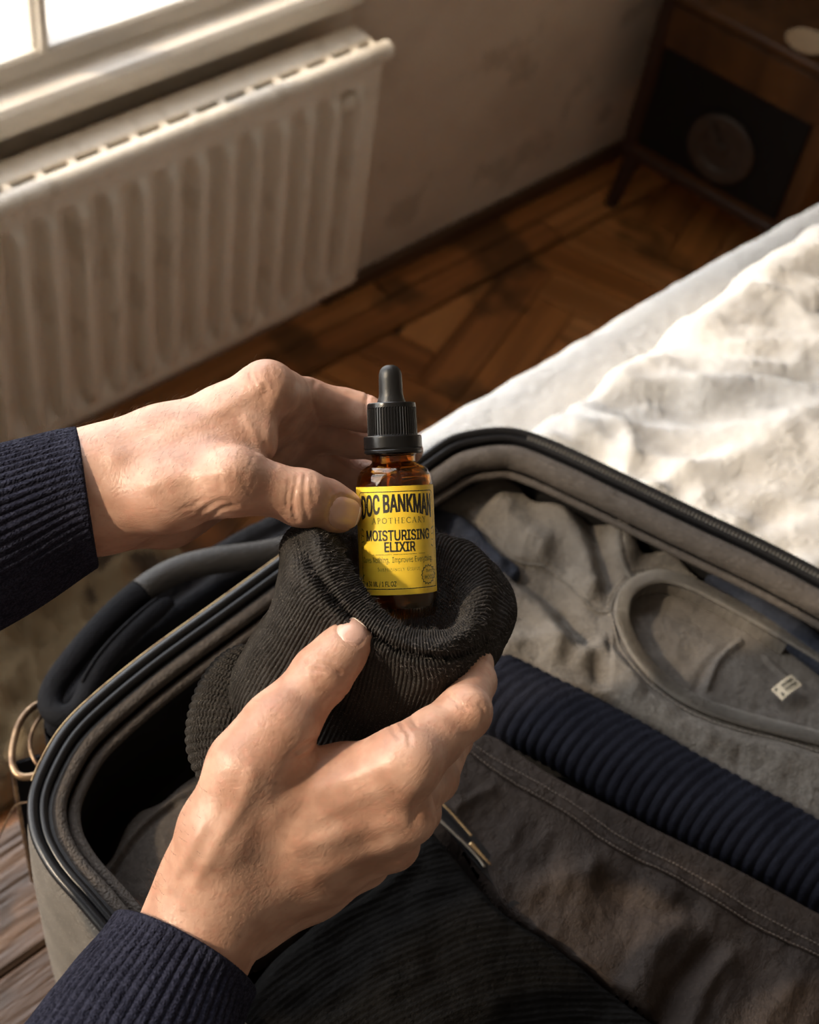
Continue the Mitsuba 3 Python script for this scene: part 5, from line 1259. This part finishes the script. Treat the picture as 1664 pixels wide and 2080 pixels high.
principled('mat_bronze', proc(lambda p, n, uv: mix((0.30, 0.20, 0.12), (0.15, 0.095, 0.06), smoothstep(0.35, 0.7, fbm(p.x * 160, p.y * 160, p.z * 160, 3)))), 0.38, metallic=0.85)
rp = np.array([at(x, y, z=z) for x, y, z in [(82, 1428, .84), (62, 1440, .844), (42, 1464, .846), (29, 1500, .846), (24, 1536, .846), (28, 1562, .846), (40, 1576, .846), (58, 1578, .846), (76, 1573, .846), (100, 1560, .846)]])
tag('metal_ring', 'bronze D-shaped ring buckle hanging at the outer end of the black bag', 'ring')
put('metal_ring__loop', tube(spline(rp, 80), 0.0022, 10), 'mat_bronze', True)
ip = np.array([at(x, y, z=z) for x, y, z in [(92, 1450, .838), (74, 1468, .842), (62, 1496, .842), (62, 1524, .842), (72, 1548, .842), (88, 1562, .84)]])
put('metal_ring__inner_bar', tube(spline(ip, 50), 0.0013, 10), 'mat_bronze', True)
tab = [at(28, 1572, z=.843), at(36, 1625, z=.82), at(46, 1680, z=.79), at(58, 1745, z=.74), at(66, 1790, z=.70)]
put('leather_bag__tab', sweep(spline(np.array([p + [0.010, 0.004, 0] for p in tab]), 40), np.array([[-.009, -.0012], [.009, -.0012], [.009, .0012], [-.009, .0012]]), up=(0.3, 1, 0.2)), 'mat_leather', 25)
put('metal_ring__rod', tube(spline(np.array(tab), 40), 0.0013, 8), 'mat_bronze', True)
wp = np.array([at(x, y, z=z) for x, y, z in [(-60, 1830, .66), (-20, 1738, .72), (12, 1672, .78), (30, 1638, .82), (44, 1631, .84), (60, 1627, .87)]])
tag(put('wire', tube(spline(wp, 50), 0.0006, 6), 'mat_bronze', True), 'thin bent bronze wire sticking out beside the suitcase piping', 'wire')

# ------------------------------------------------------------------ rumpled brown blanket on the floor
bumped('mat_blanket', proc(lambda p, n, uv: mix(mix((0.17, 0.125, 0.07), (0.25, 0.195, 0.12), fbm(p.x * 14, p.y * 14, p.z * 14, 4)), (0.06, 0.042, 0.026), smoothstep(0.56, 0.70, fbm(p.x * 20 + 4, p.y * 20, 1.0, 4)))), proc(lambda p, n, uv: fbm(p.x * 150, p.y * 150, p.z * 150, 3) * 0.003), 0.95)
blk = [(-180, 1180), (40, 1085), (250, 1045), (380, 1110), (360, 1240), (220, 1400), (60, 1560), (-80, 1640), (-220, 1500)]
bkm, bkuv = cloth_mesh(blk, 0.05, 7.0, (), 40, 0.03, [], lambda q, W, d: 0.10 * field(q, 0.016, 95, 4) * np.clip(d / 60, 0, 1) + 0.02 * np.clip(d / 60, 0, 1), 0.004)
tag(put('blanket', bkm, 'mat_blanket', True), 'rumpled mottled brown blanket lying on the floor below the radiator', 'blanket')

# ------------------------------------------------------------------ dark wooden cabinet in the corner, dish on it
th_ = 0.158
o_ = np.array([1.7916, 1.1645, 0.0])
d_, e2_ = np.array([math.sin(th_), -math.cos(th_), 0]), np.array([math.cos(th_), math.sin(th_), 0])
CM = basis(o_, d_, e2_, [0, 0, -1.0])
def cab(u0, u1, v0, v1, z0, z1, bevel=0.0):
    m = box(u0, u1, v0, v1, z0, z1, bevel)
    M = basis(o_, d_, e2_, [0, 0, 1.0])
    m.apply_transform(M)
    if np.linalg.det(M[:3, :3]) < 0:
        m.invert()
    return m
principled('mat_walnut', proc(lambda p, n, uv: mix(mix((0.085, 0.035, 0.011), (0.044, 0.018, 0.0065), smoothstep(0.3, 0.7, fbm(p.x * 22, p.y * 22, p.z * 3, 4))), (0.04, 0.018, 0.009), smoothstep(0.6, 0.75, fbm(p.x * 9, p.y * 9, p.z * 9 + 2, 3)) * 0.6)), 0.42, specular=0.45)
principled('mat_dark_stile', (0.026, 0.011, 0.007), 0.5)
principled('mat_black_panel', (0.006, 0.006, 0.006), 0.6, specular=0.2)
principled('mat_disc', proc(lambda p, n, uv: mix((0.028, 0.020, 0.016), (0.045, 0.032, 0.026), fbm(p.x * 50, p.y * 50, p.z * 50, 3))), 0.5)
CWd, CD, CZ0, CZ1 = 0.305, 0.34, 0.128, 0.418
tag('cabinet', 'dark wooden cabinet with a black front panel and round disc, standing in the far corner', 'cabinet')
put('cabinet__body', cat(cab(-0.020, 0.0, 0.004, CD, CZ0, CZ1), cab(CWd - 0.03, CWd, 0, CD, CZ0, CZ1), cab(-0.020, CWd, 0.0, CD, CZ0, CZ0 + 0.016), cab(0.0, CWd - 0.03, 0.03, CD, CZ0 + 0.016, CZ1 - 0.004)), 'mat_walnut', False)
put('cabinet__front_board', cab(-0.004, CWd - 0.002, -0.003, 0.03, 0.334, CZ1 - 0.010, 0.002), 'mat_walnut', False)
put('cabinet__stile', cab(-0.026, -0.004, -0.003, 0.012, CZ0, CZ1 - 0.006, 0.002), 'mat_dark_stile', False)
put('cabinet__top', cab(-0.032, CWd + 0.01, -0.016, CD + 0.005, CZ1, CZ1 + 0.016, 0.003), 'mat_walnut', False)
put('cabinet__panel', cab(-0.004, CWd - 0.035, 0.004, 0.012, CZ0 + 0.012, 0.334), 'mat_black_panel', False)
put('cabinet__rail', cab(-0.022, CWd, -0.004, 0.012, CZ0 - 0.012, CZ0 + 0.006, 0.002), 'mat_dark_stile', False)
dc = at(1464, 303, d=1.0); rr_ = dc - EYE
nrm = -e2_
tq = ((o_ - EYE) @ nrm) / (rr_ @ nrm)
dc = EYE + rr_ * tq
DM = basis(dc + nrm * -0.002, d_, [0, 0, 1.0], nrm)
rk = 0.060
dk = put('cabinet__disc', outward(placed(lathe([(0, 0), (rk, 0), (rk, 0.005), (rk * 0.94, 0.007), (rk * 0.66, 0.006), (rk * 0.60, 0.002), (rk * 0.2, 0.002), (rk * 0.16, 0.008), (0, 0.009)], 48), DM)), 'mat_disc', 30)
labels[dk] = {'label': 'round brown disc'}
put('cabinet__arm', placed(placed(box(-0.05, 0.0, -0.005, 0.005, 0.006, 0.012, 0.002), rot([0, 0, 1], -52)), DM), 'mat_disc', False)
for (u_, v_, su, sv) in ((-0.004, 0.02, -1, -1), (CWd - 0.03, 0.02, 1, -1), (-0.004, CD - 0.03, -1, 1), (CWd - 0.03, CD - 0.03, 1, 1)):
    a0 = o_ + d_ * u_ + e2_ * v_ + np.array([0, 0, CZ0 - 0.002])
    a1 = a0 + d_ * 0.014 * su + e2_ * 0.014 * sv; a1[2] = 0.0
    put('cabinet__leg', tube(np.array([a0, a1]), [0.016, 0.011], 14, up=(1, 0, 0)), 'mat_dark_stile', 40)
ds = at(1638, 92, z=CZ1 + 0.019)
principled('mat_cream', (0.42, 0.33, 0.235), 0.45)
tag('dish', 'small cream dish on the cabinet top, half out of the picture', 'dish')
put('dish__bowl', placed(lathe([(0, 0), (0.020, 0), (0.030, 0.006), (0.034, 0.011), (0.032, 0.0115), (0.027, 0.0075), (0, 0.004)], 40), basis([ds[0], ds[1], CZ1 + 0.016], [1, 0, 0], [0, 1, 0], [0, 0, 1])), 'mat_cream', 40)

# ------------------------------------------------------------------ fine hair on the wrists
def hairs(m, key, sel, count, length, direction, seed):
    r2 = np.random.default_rng(seed)
    V, N = np.array(m.vertices), vnormals(m)
    c = ROT.T @ (V - EYE).T
    px, py = c[0] / c[2] * FX + 832, c[1] / c[2] * FX + 1040
    idx = np.nonzero(sel(px, py, N))[0]
    idx = r2.choice(idx, count, replace=False)
    ms = []
    for i in idx:
        L_ = length * r2.uniform(0.5, 1.2)
        tdir = unit(direction + r2.normal(size=3) * 0.35)
        c1 = V[i] + (N[i] * 0.5 + tdir * 0.5) * L_ * 0.5
        c2 = V[i] + (N[i] * 0.6 + tdir) * L_ * 0.8
        ms.append(tube(spline(np.array([V[i] - N[i] * 0.0002, c1, c2]), 5), np.array([1, 1, 0.8, 0.6, 0.3]) * 0.000035, 3))
    k = put(key, cat(*ms), 'mat_hair', False)
    labels[k] = {'kind': 'stuff', 'label': 'fine brown hair on the back of the wrist'}
principled('mat_hair', (0.10, 0.055, 0.03), 0.5)
toright = ROT @ np.array([1.0, -0.2, -0.1])
hairs(lh, 'person__hand__hair', lambda x, y, N: (x > 150) & (x < 520) & (N @ (ROT @ np.array([0, -1.0, 0])) > 0.25), 420, 0.0048, toright, 5)
hairs(rh, 'person__hand_001__hair', lambda x, y, N: (x < 500) & (y > 1600) & (y < 1880) & (N @ (ROT @ np.array([-1.0, 0, 0])) > 0.2), 150, 0.0045, ROT @ np.array([-0.2, -1.0, -0.1]), 6)
